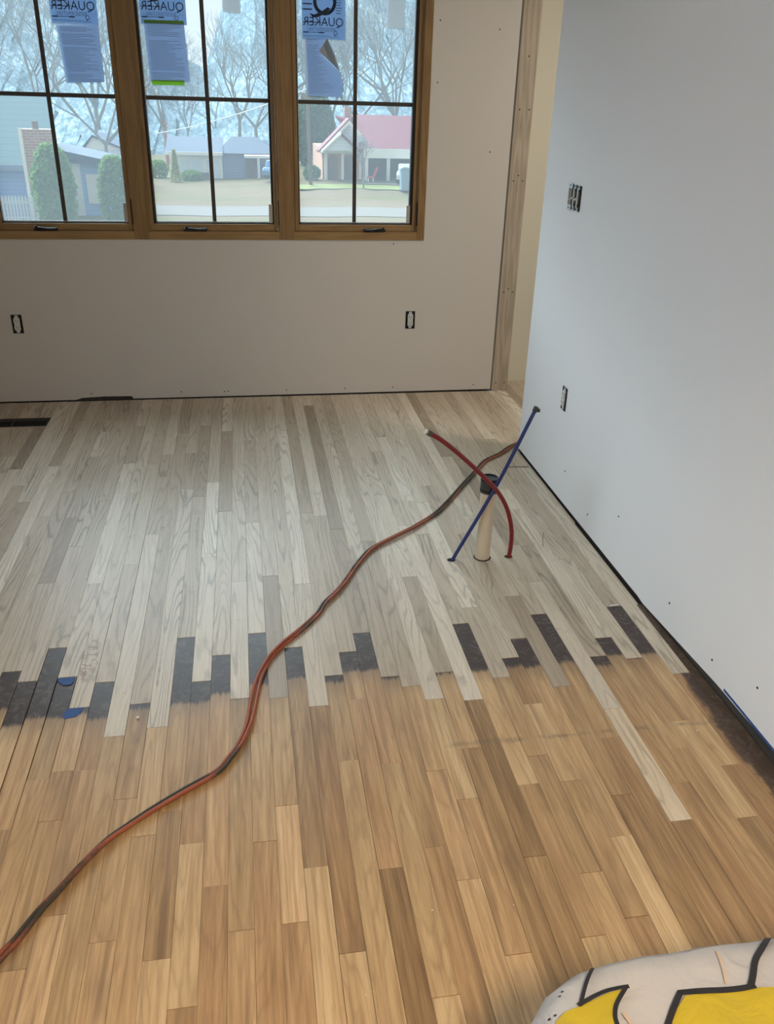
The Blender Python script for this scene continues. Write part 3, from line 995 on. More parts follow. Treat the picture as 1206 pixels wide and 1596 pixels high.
t = thing('drain_stub', 'upright cream plastic pipe stub with black collar between two tubes', 'pipe', (0.893, 2.847, 0))
b = MB().tube([(0.893, 2.847, -0.018), (0.894, 2.847, 0.15), (0.896, 2.847, 0.300)], 0.0300, 28)
b.build('pipe', M['pvc'], t, smooth=False)
b = MB()
n = 28
for a in range(n):                       # hollow collar
    A0, A1 = 2 * PI * a / n, 2 * PI * (a + 1) / n
    def pt(r, A, z):
        return (0.896 + r * math.cos(A), 2.847 + r * math.sin(A), z)
    b.face([pt(.0335, A0, .292), pt(.0335, A1, .292), pt(.0335, A1, .354), pt(.0335, A0, .354)])
    b.face([pt(.0335, A0, .354), pt(.0335, A1, .354), pt(.0295, A1, .354), pt(.0295, A0, .354)])
    b.face([pt(.0295, A0, .354), pt(.0295, A1, .354), pt(.0295, A1, .335), pt(.0295, A0, .335)])
    b.face([pt(.0335, A1, .292), pt(.0335, A0, .292), pt(.0300, A0, .292), pt(.0300, A1, .292)])
b.build('collar', M['rubber'], t, label='black rubber collar')
MB().tube([(0.896, 2.847, 0.331), (0.896, 2.847, 0.347)], 0.0294, 28).build('plug', M['plug'], t, label='grey plug in the pipe top')
b = MB()
for zz, rr in ((0.303, 0.0348), (0.345, 0.0342)):
    b.tube([(0.896, 2.847, zz - 0.004), (0.896, 2.847, zz + 0.004)], rr, 28)
b.build('clamp_band', M['gasket'], t)
hole_shade_disc(0.893, 2.845, 0.0350, 0.0345, t)


def spline(pts, n=8):
    pts = [Vector(p) for p in pts]
    out = []
    for i in range(len(pts) - 1):
        p0, p1, p2, p3 = pts[max(i - 1, 0)], pts[i], pts[i + 1], pts[min(i + 2, len(pts) - 1)]
        for k in range(n):
            u = k / n
            out.append(0.5 * ((2 * p1) + (p2 - p0) * u + (2 * p0 - 5 * p1 + 4 * p2 - p3) * u * u + (3 * p1 - p0 - 3 * p2 + p3) * u ** 3))
    out.append(pts[-1])
    return out


t = thing('blue_water_tube', 'straight blue plastic water tube leaning right from the floor', 'tube', (0.768, 2.835, 0))
bl = [(0.762, 2.836, -0.018), (0.775, 2.833, 0.02), (0.913, 2.799, 0.343), (1.024, 2.772, 0.653)]
MB().tube(spline(bl, 6), 0.0072, 12).build('tube', M['blue_pex'], t, smooth=True)
MB().tube([(1.0205, 2.7729, 0.643), (1.0262, 2.7715, 0.660)], 0.0095, 12).build('end_cap', M['rubber'], t, label='dark end cap')
MB().box(1.030, 1.040, 2.769, 2.775, 0.640, 0.652).build('cap_lever', M['rubber'], t)
hole_shade_disc(0.763, 2.837, 0.017, 0.014, t)

t = thing('red_water_tube', 'curved red plastic water tube arching left from the floor', 'tube', (1.002, 2.835, 0))
rd = [(1.002, 2.836, -0.018), (1.002, 2.835, 0.0), (1.001, 2.823, 0.061), (0.994, 2.811, 0.13), (0.975, 2.799, 0.20), (0.947, 2.787, 0.266), (0.902, 2.772, 0.334),
      (0.846, 2.748, 0.396), (0.781, 2.731, 0.462), (0.717, 2.719, 0.522), (0.661, 2.710, 0.569), (0.615, 2.706, 0.598)]
MB().tube(spline(rd, 6), 0.0088, 12).build('tube', M['red_pex'], t, smooth=True)
d = (Vector(rd[-1]) - Vector(rd[-2])).normalized()
e = Vector(rd[-1])
MB().tube([e - d * 0.010, e + d * 0.008], 0.0104, 12).build('crimp_ring', M['brass'], t, label='brown crimp ring')
MB().tube([e + d * 0.008, e + d * 0.014], 0.0098, 12).build('end_plug', M['cream_end'], t, label='cream end plug')
hole_shade_disc(1.001, 2.838, 0.017, 0.013, t)

# ------------------------------------------------------------------ the doubled extension cord
CORD = [(1.62, 4.22), (1.47, 4.085), (1.354, 3.987), (1.267, 3.895), (1.167, 3.81), (1.104, 3.716), (1.006, 3.569), (0.929, 3.447), (0.859, 3.34), (0.786, 3.242), (0.693, 3.152), (0.649, 3.111), (0.522, 3.012), (0.447, 2.943), (0.374, 2.82), (0.324, 2.718), (0.279, 2.64), (0.23, 2.57), (0.198, 2.502), (0.13, 2.405), (0.07, 2.333), (0.027, 2.269), (0.0, 2.207), (-0.018, 2.149), (-0.032, 2.075), (-0.044, 1.989), (-0.054, 1.936), (-0.078, 1.861), (-0.106, 1.81), (-0.138, 1.762), (-0.219, 1.707), (-0.296, 1.65), (-0.354, 1.601), (-0.402, 1.557), (-0.457, 1.478), (-0.489, 1.425), (-0.521, 1.376), (-0.554, 1.311), (-0.578, 1.274), (-0.63, 1.184), (-0.70, 1.05)]
cl = spline([(x, y, 0) for x, y in CORD], 4)
t = thing('extension_cord', 'doubled rust orange extension cord with dirty dark stretches snaking across the floor', 'cord', (0, 2.2, 0))
rc = 0.0056
seg = 0.0
tot = sum((q - p_).length for p_, q in zip(cl, cl[1:]))
sa, sb = [], []
for i, p_ in enumerate(cl):
    a_, c_ = cl[max(i - 1, 0)], cl[min(i + 1, len(cl) - 1)]
    tg = (c_ - a_).normalized()
    sd = Vector((-tg.y, tg.x, 0))
    if i:
        seg += (p_ - cl[i - 1]).length
    ph = 0.55 * math.sin(seg * 4.1 + 0.6) + 0.35 * math.sin(seg * 9.3)
    sep = rc * (1.02 + 0.5 * max(0, math.sin(seg * 5.2 - 0.2)) ** 6)
    for lst, sg in ((sa, 1), (sb, -1)):
        h = rc + max(0.0, sg * math.sin(ph)) * rc * 1.6
        lst.append(p_ + sd * sg * sep * math.cos(ph) + Vector((0, 0, h + 0.0004)))
MB().tube(sa, rc, 10).build('cord_strand', M['cord_a'], t, smooth=True)
MB().tube(sb, rc, 10).build('cord_strand', M['cord_b'], t, smooth=True)

# ------------------------------------------------------------------ small litter
def tape(pts, label, z=0.0004):
    o = MB().prism(pts, 'z', z, z + 0.0006).build('masking_tape', M['blue_tape'])
    tag(o, label, 'tape', 'blue tape scraps on the floor')


tape([(-0.638, 2.242), (-0.588, 2.243), (-0.586, 2.222), (-0.592, 2.207), (-0.614, 2.206), (-0.633, 2.226)], 'torn blue tape scrap beside the pale board end, farther of the two')
tape([(-0.582, 2.088), (-0.537, 2.090), (-0.541, 2.066), (-0.552, 2.048), (-0.583, 2.043), (-0.592, 2.060)], 'torn blue tape scrap on a half sanded board, nearer of the two')
o = MB().prism([(1.268, 2.431), (1.302, 2.434), (1.302, 2.440), (1.268, 2.437)], 'z', 0.0, 0.002).build('paper_shim', M['shim'])
tag(o, 'thin white sliver at the top of a dark board near the partition', 'sliver')
b = MB().tube([(1.17, 2.905, 0.002), (1.185, 2.955, 0.018), (1.19, 2.97, 0.030)], 0.0012, 6)
tag(b.build('bent_nail', M['sliver']), 'thin bent nail standing on the floor right of the red tube', 'nail')
b = MB().tube([(1.27, 3.735, 0.002), (1.33, 3.728, 0.003), (1.372, 3.724, 0.002)], 0.0016, 6)
tag(b.build('wood_sliver', M['sliver']), 'thin dark wood sliver lying by the far partition corner', 'sliver')
# paint crumbs
CR = [(0.352, 1.262, 0.0022), (0.20, 1.33, 0.0012), (0.175, 1.085, 0.0018), (0.19, 1.09, 0.0012), (-0.372, 2.02, 0.005), (0.54, 1.25, 0.0016), (1.255, 1.75, 0.003)]
CRL = ['white plaster crumb on a tan strip left of the sack, farther of two', 'tiny white plaster crumb on a brown strip above the sack pair', 'larger white crumb at a board joint near the bottom edge', 'smaller white crumb beside the one at the bottom board joint', 'large white plaster crumb by the half sanded dark boards', 'tiny white plaster crumb directly above the sack', 'white plaster crumb on the dark border strip under the partition']
for (x, y, r), lb in zip(CR, CRL):
    o = MB().ball((x, y, r * .7), r, r * .8, r * .7, 7, 5, jit=.15, rnd=R).build('plaster_crumb', M['shim'])
    tag(o, lb, 'crumb', 'plaster crumbs on the floor')

# ------------------------------------------------------------------ printed plastic sack, lower right
def bag_z(x, y):
    """height of the sack's crumpled top"""
    cx, cy, ax, ay = 0.805, 0.37, 0.455, 0.405
    u, v = abs((x - cx) / ax), abs((y - cy) / ay)
    e = (u ** 7.0 + v ** 7.0) ** (1 / 7.0)
    crown = 0.035 * max(0.0, 1 - e) ** 0.8 - 0.016 * min(1.0, max(0.0, (e - 0.93) / 0.055)) ** 2
    cr = 0.006 * math.sin(x * 21 + y * 9) * math.sin(y * 17 - x * 6) + 0.003 * math.sin(x * 53 + 2 * math.sin(y * 31))
    return 0.498 + crown + cr * (0.5 + 0.5 * min(1, max(0, 1.1 - e)))


t = thing('printed_sack', 'white plastic sack with yellow patches and black outlines in the lower right corner', 'bag', (0.80, 0.37, 0))
b = MB()
nu = 72
cx, cy, ax, ay = 0.805, 0.37, 0.455, 0.405
rings = []
def rim(th, s_):
    c_, s2 = math.cos(th), math.sin(th)
    e = (abs(c_) ** 7.0 + abs(s2) ** 7.0) ** (-1 / 7.0)
    wob = 1 + 0.008 * math.sin(5 * th + 1) + 0.006 * math.sin(11 * th)
    return cx + ax * c_ * e * s_ * wob, cy + ay * s2 * e * s_ * wob
lev = [(0.90, 0.0), (0.985, 0.02), (1.03, 0.12), (1.045, 0.26), (1.03, 0.38), (1.008, 0.46)]
for s_, z in lev:
    rings.append([(*rim(2 * PI * k_ / nu, s_ * (1 + 0.006 * math.sin(9 * k_ + z * 30))), z) for k_ in range(nu)])
for s_ in (0.985, 0.955, 0.90, 0.82, 0.72, 0.60, 0.46, 0.30, 0.15, 0.03):
    rr = []
    for k_ in range(nu):
        x, y = rim(2 * PI * k_ / nu, s_)
        z = bag_z(x, y)
        rr.append((x, y, z))
    rings.append(rr)
for rr in rings:
    b.v += rr
for i in range(len(rings) - 1):
    for k_ in range(nu):
        j = (k_ + 1) % nu
        b.f.append([i * nu + k_, i * nu + j, (i + 1) * nu + j, (i + 1) * nu + k_]); b.mi.append(0)
b.f.append(list(range(nu))[::-1]); b.mi.append(0)
b.f.append([(len(rings) - 1) * nu + k_ for k_ in range(nu)]); b.mi.append(0)
sack = b.build('sack', M['bag'], t, smooth=True)


def draped(poly, name, mat, lift, sub=5):
    bm = bmesh.new()
    vs_ = [bm.verts.new((x, y, 0)) for x, y in poly]
    bm.faces.new(vs_)
    bmesh.ops.triangulate(bm, faces=bm.faces[:])
    for _ in range(sub):
        long_ = [e_ for e_ in bm.edges if e_.calc_length() > 0.018]
        if not long_:
            break
        bmesh.ops.subdivide_edges(bm, edges=long_, cuts=1)
        bmesh.ops.triangulate(bm, faces=bm.faces[:])
    for v in bm.verts:
        v.co.z = bag_z(v.co.x, v.co.y) + lift
    bmesh.ops.recalc_face_normals(bm, faces=bm.faces[:])
    me = bpy.data.meshes.new(name)
    bm.to_mesh(me)
    bm.free()
    for f_ in me.polygons:
        f_.use_smooth = True
    me.materials.append(mat)
    o_ = bpy.data.objects.new(name, me)
    COL.objects.link(o_)
    o_.parent = t
    o_.matrix_parent_inverse = Matrix.Translation(-t.location)
    return o_


def stroke(pts, wd, name, mat, lift):
    q = spline([(x, y, 0) for x, y in pts], 5)
    L_, R_ = [], []
    for i, p_ in enumerate(q):
        a_, c_ = q[max(i - 1, 0)], q[min(i + 1, len(q) - 1)]
        tg = (c_ - a_).normalized()
        n_ = Vector((-tg.y, tg.x, 0)) * wd / 2
        L_.append(p_ + n_); R_.append(p_ - n_)
    b = MB()
    for i in range(len(q) - 1):
        b.face([(p_.x, p_.y, bag_z(p_.x, p_.y) + lift) for p_ in (L_[i], R_[i], R_[i + 1], L_[i + 1])])
    o_ = b.build(name, mat)
    o_.parent = t
    o_.matrix_parent_inverse = Matrix.Translation(-t.location)
    return o_


stroke([(0.463, 0.752), (0.454, 0.742), (0.439, 0.723), (0.420, 0.694)], 0.0055, 'outline', M['bag_black'], 0.0046)
stroke([(0.417, 0.695), (0.444, 0.704), (0.468, 0.709), (0.499, 0.709)], 0.0062, 'outline', M['bag_black'], 0.0048)
stroke([(0.496, 0.710), (0.478, 0.694), (0.467, 0.682), (0.460, 0.668), (0.458, 0.654), (0.457, 0.634), (0.449, 0.60), (0.43, 0.55)], 0.0062, 'outline', M['bag_black'], 0.0050)
draped([(0.372, 0.672), (0.380, 0.682), (0.396, 0.690), (0.419, 0.694), (0.442, 0.700), (0.466, 0.706), (0.490, 0.707), (0.475, 0.694), (0.464, 0.682), (0.457, 0.668), (0.455, 0.654), (0.453, 0.632), (0.444, 0.600), (0.425, 0.55), (0.345, 0.55), (0.352, 0.62), (0.364, 0.656)], 'yellow_patch', M['bag_yellow'], 0.0034)
stroke([(0.757, 0.764), (0.729, 0.741), (0.705, 0.721), (0.686, 0.697), (0.671, 0.679)], 0.0090, 'outline', M['bag_black'], 0.0046)
stroke([(0.679, 0.680), (0.656, 0.680), (0.613, 0.683), (0.566, 0.690)], 0.0090, 'outline', M['bag_black'], 0.0048)
stroke([(0.570, 0.691), (0.549, 0.670), (0.530, 0.649), (0.509, 0.624), (0.490, 0.597), (0.46, 0.55)], 0.0085, 'outline', M['bag_black'], 0.0050)
draped([(0.573, 0.684), (0.612, 0.681), (0.655, 0.678), (0.680, 0.677), (0.80, 0.66), (0.90, 0.64), (0.90, 0.54), (0.46, 0.54), (0.494, 0.596), (0.512, 0.623), (0.534, 0.649), (0.554, 0.669)], 'yellow_patch', M['bag_yellow'], 0.0034)
for x, y in ((0.366, 0.678), (0.374, 0.690), (0.382, 0.690), (0.398, 0.716), (0.404, 0.722), (0.362, 0.664)):
    MB_ = [(x + 0.0022 * math.cos(2 * PI * a / 8), y + 0.0018 * math.sin(2 * PI * a / 8)) for a in range(8)]
    draped(MB_, 'printed_dot', M['bag_black'], 0.0050, 0)
stroke([(0.655, 0.742), (0.648, 0.715), (0.640, 0.690)], 0.004, 'warm_light_stroke', M['bag_warm_light'], 0.0042)  # peach strokes paint warm light onto the creases
stroke([(0.474, 0.672), (0.480, 0.650), (0.486, 0.632), (0.478, 0.610)], 0.006, 'warm_light_stroke', M['bag_warm_light'], 0.0042)
# ------------------------------------------------------------------ outdoors
GZ = -5.1
def gz(x, y):
    """height of the yard, rising a little toward the red roofed house"""
    u = min(1, max(0, (y - 60) / 16)); v = min(1, max(0, (x + 1) / 5))
    return GZ + 0.55 * u * u * (3 - 2 * u) * v


def ground_mat():
    t_ = NT('yard_ground')
    p = t_.pos()
    s = t_.n('ShaderNodeSeparateXYZ'); t_.link(p, s.inputs[0])
    big = t_.noise(t_.vec(p, (0.35, 1, 1)), 0.22, 4)
    small = t_.noise(t_.vec(p, (0.4, 1, 1)), 1.6, 5)
    f = t_.math('ADD', t_.math('MULTIPLY', big, 0.7), t_.math('MULTIPLY', small, 0.4), clamp=True)
    c = t_.ramp(f, [(0.32, (0.085, 0.115, 0.038)), (0.44, (0.135, 0.125, 0.055)), (0.56, (0.175, 0.125, 0.072)), (0.72, (0.185, 0.145, 0.10))])
    return t_.set(c, 0.95, 0, 0.1)


def leaf_mat(name, a, b_):
    t_ = NT(name)
    n_ = t_.noise(t_.pos(), 2.3, 3)
    t_.set(t_.mix(n_, a, b_), 0.7, 0, 0.2)
    tr = t_.n('ShaderNodeBsdfTranslucent'); tr.inputs[0].default_value = (*b_, 1)
    mx = t_.n('ShaderNodeMixShader'); mx.inputs[0].default_value = 0.35
    t_.link(t_.b.outputs[0], mx.inputs[1]); t_.link(tr.outputs[0], mx.inputs[2]); t_.link(mx.outputs[0], t_.out.inputs[0])
    return t_.m


def lines_mat(name, col, dark, step, axis, width=0.12):
    """clapboard or roof courses: thin dark joints at a regular step"""
    t_ = NT(name)
    s = t_.n('ShaderNodeSeparateXYZ'); t_.link(t_.pos(), s.inputs[0])
    fr = t_.math('FRACT', t_.math('DIVIDE', s.outputs['XYZ'.index(axis)], step))
    n_ = t_.noise(t_.pos(), 1.2, 4)
    base = t_.mix(n_, tuple(x * .88 for x in col), tuple(min(1, x * 1.1) for x in col))
    return t_.set(t_.mix(t_.math('LESS_THAN', fr, width), base, dark), 0.7, 0, 0.3)


def brick_mat():
    t_ = NT('far_brick')
    br = t_.n('ShaderNodeTexBrick')
    sp_ = t_.n('ShaderNodeSeparateXYZ'); t_.link(t_.pos(), sp_.inputs[0])
    cb = t_.n('ShaderNodeCombineXYZ'); t_.link(t_.math('ADD', sp_.outputs[0], sp_.outputs[1]), cb.inputs[0]); t_.link(sp_.outputs[2], cb.inputs[1])
    t_.link(cb.outputs[0], br.inputs['Vector'])
    br.inputs['Color1'].default_value = (0.34, 0.17, 0.14, 1)
    br.inputs['Color2'].default_value = (0.42, 0.24, 0.20, 1)
    br.inputs['Mortar'].default_value = (0.50, 0.44, 0.40, 1)
    br.inputs['Scale'].default_value = 1.0
    br.inputs['Brick Width'].default_value = 0.4
    br.inputs['Row Height'].default_value = 0.14
    br.inputs['Mortar Size'].default_value = 0.015
    return t_.set(br.outputs[0], 0.85, 0, 0.2)


M['ground'] = ground_mat()
M['asphalt'] = plain('pale_asphalt', (0.150, 0.125, 0.105), 0.9, scale=3)
M['grass'] = plain('spring_grass', (0.18, 0.20, 0.045), 0.9, var=.25, scale=2)
M['teal_roof'] = lines_mat('teal_roof', (0.042, 0.105, 0.120), (0.028, 0.07, 0.082), 0.30, 'Z', 0.10)
M['blue_siding'] = lines_mat('blue_siding', (0.26, 0.40, 0.72), (0.17, 0.27, 0.52), 0.22, 'Z', 0.08)
M['pale_siding'] = lines_mat('pale_siding', (0.62, 0.68, 0.74), (0.42, 0.48, 0.56), 0.24, 'Z', 0.08)
M['blue_roof'] = lines_mat('slate_roof', (0.045, 0.070, 0.130), (0.03, 0.05, 0.095), 0.16, 'Z', 0.10)
M['dark_siding'] = lines_mat('dark_blue_siding', (0.20, 0.27, 0.42), (0.14, 0.19, 0.30), 0.24, 'Z', 0.08)
M['red_roof'] = lines_mat('red_metal_roof', (0.185, 0.030, 0.046), (0.13, 0.022, 0.034), 0.55, 'X', 0.06)
M['far_brick'] = brick_mat()
M['orange_brick'] = plain('orange_brick', (0.56, 0.30, 0.20), 0.85, var=.2, scale=6)
M['far_white'] = plain('white_trim', (0.78, 0.77, 0.72), 0.6, var=.05, scale=2)
M['far_pane'] = plain('dark_far_pane', (0.05, 0.07, 0.09), 0.15)
M['shade'] = plain('brown_and_shade', (0.16, 0.12, 0.10), 0.8)  # brown for door and planter, painted shade in the arches
M['bark'] = plain('hazed_bark', (0.20, 0.215, 0.215), 0.9, scale=3)  # lightened toward blue grey to hold the outdoor haze
M['twig'] = plain('hazed_twigs', (0.26, 0.30, 0.32), 0.9, scale=1)  # haze of the distance mixed into the twig colour
M['pole'] = plain('pole_wood', (0.17, 0.125, 0.095), 0.9, scale=2)
M['leaf'] = leaf_mat('shrub_leaf', (0.025, 0.08, 0.02), (0.20, 0.35, 0.07))
M['leaf_dark'] = leaf_mat('evergreen_leaf', (0.02, 0.07, 0.035), (0.08, 0.20, 0.09))
M['leaf_gold'] = leaf_mat('gold_cypress_leaf', (0.24, 0.28, 0.06), (0.44, 0.46, 0.14))
M['red_twig'] = plain('red_bark', (0.34, 0.12, 0.11), 0.9)
M['tyre'] = plain('tyre', (0.02, 0.02, 0.022), 0.8)
M['car_blue'] = plain('blue_paint', (0.10, 0.22, 0.42), 0.3, 0.2)
M['car_white'] = plain('white_paint', (0.76, 0.76, 0.76), 0.3)
M['bin_blue'] = plain('bin_plastic', (0.25, 0.36, 0.44), 0.5)
M['chair_red'] = plain('red_chair', (0.60, 0.05, 0.08), 0.5)
M['wire'] = plain('cable', (0.62, 0.66, 0.66), 0.6)
M['hill'] = None
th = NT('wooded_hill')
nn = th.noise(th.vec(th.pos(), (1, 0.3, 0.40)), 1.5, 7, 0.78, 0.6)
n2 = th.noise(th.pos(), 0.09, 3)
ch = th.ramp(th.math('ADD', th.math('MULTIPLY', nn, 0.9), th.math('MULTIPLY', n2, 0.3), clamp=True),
             [(0.42, (0.05, 0.08, 0.09)), (0.53, (0.115, 0.175, 0.21)), (0.62, (0.18, 0.265, 0.32)), (0.74, (0.44, 0.52, 0.57))])  # blue haze and sky flecks painted into the hillside colour
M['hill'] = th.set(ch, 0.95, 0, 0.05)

# ground, road, grass verge
b = MB()
gx = [-90 + 6 * i for i in range(34)]
gy = [5.5, 20, 40, 50, 56, 60, 63, 66, 69, 72, 76, 80, 90, 110, 150, 220]
for i in range(len(gx) - 1):
    for j in range(len(gy) - 1):
        b.face([(x, y, gz(x, y)) for x, y in ((gx[i], gy[j]), (gx[i + 1], gy[j]), (gx[i + 1], gy[j + 1]), (gx[i], gy[j + 1]))])
ground = b.build('ground', M['ground'], kind='structure')
def patch(name, mat, x0, x1, y0, y1, lift):
    b = MB(); n = 24
    for i in range(n):
        xa, xb_ = lerp(x0, x1, i / n), lerp(x0, x1, (i + 1) / n)
        w0, w1 = 0.5 * math.sin(xa * .9) + .3 * math.sin(xa * 2.3), 0.5 * math.sin(xb_ * .9) + .3 * math.sin(xb_ * 2.3)
        b.face([(xa, y0 + w0, gz(xa, y0) + lift), (xb_, y0 + w1, gz(xb_, y0) + lift), (xb_, y1 + w1, gz(xb_, y1) + lift), (xa, y1 + w0, gz(xa, y1) + lift)])
    return b.build(name, mat, ground, kind='structure')
patch('road', M['asphalt'], -8, 40, 55.5, 60.5, 0.03)
patch('grass_verge', M['grass'], 4.2, 13.0, 69.5, 72.0, 0.05)
patch('driveway', M['asphalt'], 8.6, 16.0, 72.4, 75.8, 0.05)

# wooded hill behind everything
b = MB()
nx, nz = 300, 10
prof_ = []
for i in range(nx + 1):
    x = -150 + 300 * i / nx
    dip = math.exp(-((x + 6.0) / 4.6) ** 2)
    h = 21 + 2.2 * math.sin(x * .11) + 1.6 * math.sin(x * .31 + 1) + R.uniform(-.9, .9) - 12.0 * dip
    prof_.append((x, h))
for i in range(nx):
    for j in range(nz):
        q = []
        for (ii, jj) in ((i, j), (i + 1, j), (i + 1, j + 1), (i, j + 1)):
            x, h = prof_[ii]
            z = -6 + (h + 6) * jj / nz
            q.append((x + .8 * math.sin(jj * 7.1 + ii * 3.3), 108 + 72 * (jj / nz) ** 0.8 + 0.3 * math.sin(ii * 1.3 + jj * 2.1), z))
        b.face(q)
b.build('wooded_hill', M['hill'], kind='structure', smooth=True)


def grow(b, p, d, r, L, depth, rnd, twigs, lim):
    q = p + d * L
    (b if r > lim else twigs).tube([p, (p + q) / 2 + Vector((rnd.uniform(-1, 1), rnd.uniform(-1, 1), rnd.uniform(-1, 1))) * L * .05, q], [r, r * .85, r * .68], 4, caps=False)
    if depth == 0:
        return
    n = 3 if depth > 1 and rnd.random() < .75 else 2
    for i in range(n):
        ax = Vector((rnd.uniform(-1, 1), rnd.uniform(-1, 1), rnd.uniform(-.25, .9)))
        nd = (d * rnd.uniform(.75, 1.15) + ax.normalized() * rnd.uniform(.45, .85)).normalized()
        grow(b, q, nd, r * (.72 if i == 0 else .55), L * rnd.uniform(.66, .86), depth - 1, rnd, twigs, lim)


def bare_tree_meshes(seed, H, depth=6, r=None):
    rnd = random.Random(seed)
    b, tw = MB(), MB()
    r = r or H * .017
    grow(b, Vector((0, 0, -0.3)), Vector((rnd.uniform(-.08, .08), 0, 1)).normalized(), r, H * .27, depth, rnd, tw, r * .16)
    return b.mesh('trunk', M['bark']), tw.mesh('twigs', M['twig'])


TREES = [bare_tree_meshes(s_, 14.0, 6) for s_ in (3, 11, 23, 42)]
tlab = ['tall bare grey tree behind the blue roofed house', 'spreading bare tree behind the teal roofed cottage', 'bare grey tree rising behind the red roofed house', 'bare tree at the foot of the wooded hill']
spots = [(-15.5, 70, 0, 1.0, 1), (-12.0, 82, 1, 1.15, 1), (-9.2, 68, 2, .95, 1), (-19, 95, 3, 1.2, 1), (-7.6, 100, 0, 1.0, 0), (-6.2, 118, 1, .72, 0), (2.0, 96, 2, 1.0, 0), (4.6, 100, 3, 1.15, 0),
         (0.3, 112, 1, 1.1, 0), (6.5, 104, 0, 1.05, 2), (9.8, 98, 1, 1.1, 2), (13.0, 101, 2, 1.15, 2), (16.5, 96, 3, 1.2, 2), (11.6, 120, 3, 1.3, 2), (19, 112, 0, 1.3, 2), (-13.5, 115, 2, 1.3, 1),
         (-3.0, 128, 3, .62, 0), (7.8, 128, 2, 1.3, 2), (15, 130, 1, 1.4, 2), (-17.5, 122, 0, 1.4, 1)]
ORD = ['first', 'second', 'third', 'fourth', 'fifth', 'sixth', 'seventh', 'eighth', 'ninth', 'tenth']
by_angle = {}
for q in sorted(spots, key=lambda q: q[0] / q[1]):
    by_angle.setdefault(q[4], []).append(q)
for n_, (x, y, k_, s_, g_) in enumerate(spots):
    t = thing('bare_tree', tlab[g_] + ', ' + ORD[by_angle[g_].index((x, y, k_, s_, g_))] + ' from the left', 'tree', (x, y, gz(x, y)), ['bare trees behind the blue roofed house', 'bare trees behind the teal roofed cottage', 'bare trees behind the red roofed house'][g_])
    t.scale = (s_, s_, s_)
    t.rotation_euler.z = n_ * 1.7
    for me in TREES[k_]:
        o = bpy.data.objects.new(me.name, me)
        COL.objects.link(o)
        o.parent = t
        if me.name.startswith('twigs'):
            o['kind'] = 'stuff'
tm = bare_tree_meshes(77, 4.6, 5, .10)
t = thing('young_bare_tree', 'small forked bare tree on the grass before the red roofed house', 'tree', (9.6, 70.2, gz(9.6, 70.2) + .05))
for me in tm:
    o = bpy.data.objects.new(me.name, me); COL.objects.link(o); o.parent = t
    if me.name.startswith('twigs'):
        o['kind'] = 'stuff'


def leafy(name, label, x, y, h, r, mat, n=1500, leaf=.16, shape='round', group=None):
    rnd = random.Random(int(x * 100) + 5)
    z0 = gz(x, y)
    t = thing(name, label, 'shrub' if h < 6 else 'tree', (x, y, z0), group)
    b = MB()
    for _ in range(n):
        u = rnd.random() ** .7
        if shape == 'cone':
            rr = r * (1 - u) * rnd.uniform(.75, 1.05) + .05
        else:
            rr = r * math.sqrt(max(0.02, 1 - (2 * u - .9) ** 2 / 1.3)) * rnd.uniform(.72, 1.08)
        a_ = rnd.uniform(0, 2 * PI)
        c_ = Vector((rr * math.cos(a_), rr * math.sin(a_), u * h))
        d1 = Vector((rnd.uniform(-1, 1), rnd.uniform(-1, 1), rnd.uniform(-1, 1))).normalized()
        d2 = d1.orthogonal().normalized()
        s_ = leaf * rnd.uniform(.6, 1.4)
        b.face([c_ + d1 * s_, c_ + d2 * s_ * .55, c_ - d1 * s_, c_ - d2 * s_ * .55])
    o = b.build('foliage', mat); o.parent = t; o['kind'] = 'stuff'
    o = MB().tube([(0, 0, -.1), (0, 0, h * .85)], [r * .09, .02], 6).build('stem', M['bark']); o.parent = t
    return t


leafy('round_shrub', 'large bushy green shrub before the brick chimney', -9.75, 49.5, 4.2, 1.05, M['leaf'], 2600, .15)
leafy('round_shrub', 'dark green shrub right of the cottage window', -6.85, 51, 3.6, .85, M['leaf'], 2200, .15)
leafy('cone_shrub', 'small golden cone shaped shrub at the white garage corner', -5.4, 78, 2.5, .42, M['leaf_gold'], 900, .13, 'cone')
leafy('low_shrub', 'low green shrub left of the blue roofed house', -7.1, 82, 1.4, .8, M['leaf'], 600, .16)
leafy('low_shrub', 'low green shrub hugging the white garage wall', -4.15, 79.2, .8, .85, M['leaf'], 500, .14)
leafy('evergreen_tree', 'round dark evergreen tree behind the utility pole', 7.5, 91, 6.6, 1.9, M['leaf_dark'], 4200, .26)
leafy('foundation_shrub', 'low shrub at the left corner of the red roofed house', 5.95, 75.4, 1.1, .7, M['leaf_dark'], 500, .13)


def part(mb, name, mat, t, **k):
    o = mb.build(name, mat, None, **k)
    o.parent = t
    o.matrix_parent_inverse = Matrix.Translation(-t.location)
    return o


def gable_roof(x0, x1, y0, y1, ze, zr, axis, over=.3, thick=.16):
    """two sloping slabs; ridge runs along `axis`"""
    out_ = []
    if axis == 'x':
        ym = (y0 + y1) / 2
        for ya, sgn in ((y0 - over, 1), (y1 + over, -1)):
            out_.append(MB().prism([(ya, ze), (ym, zr), (ym, zr + thick), (ya, ze + thick)] if sgn == 1 else [(ym, zr), (ya, ze), (ya, ze + thick), (ym, zr + thick)], 'x', x0 - over, x1 + over))
    else:
        xm = (x0 + x1) / 2
        out_.append(MB().prism([(x0 - over, ze), (xm, zr), (xm, zr + thick), (x0 - over, ze + thick)], 'y', y0 - over, y1 + over))
        out_.append(MB().prism([(xm, zr), (x1 + over, ze), (x1 + over, ze + thick), (xm, zr + thick)], 'y', y0 - over, y1 + over))
    return out_


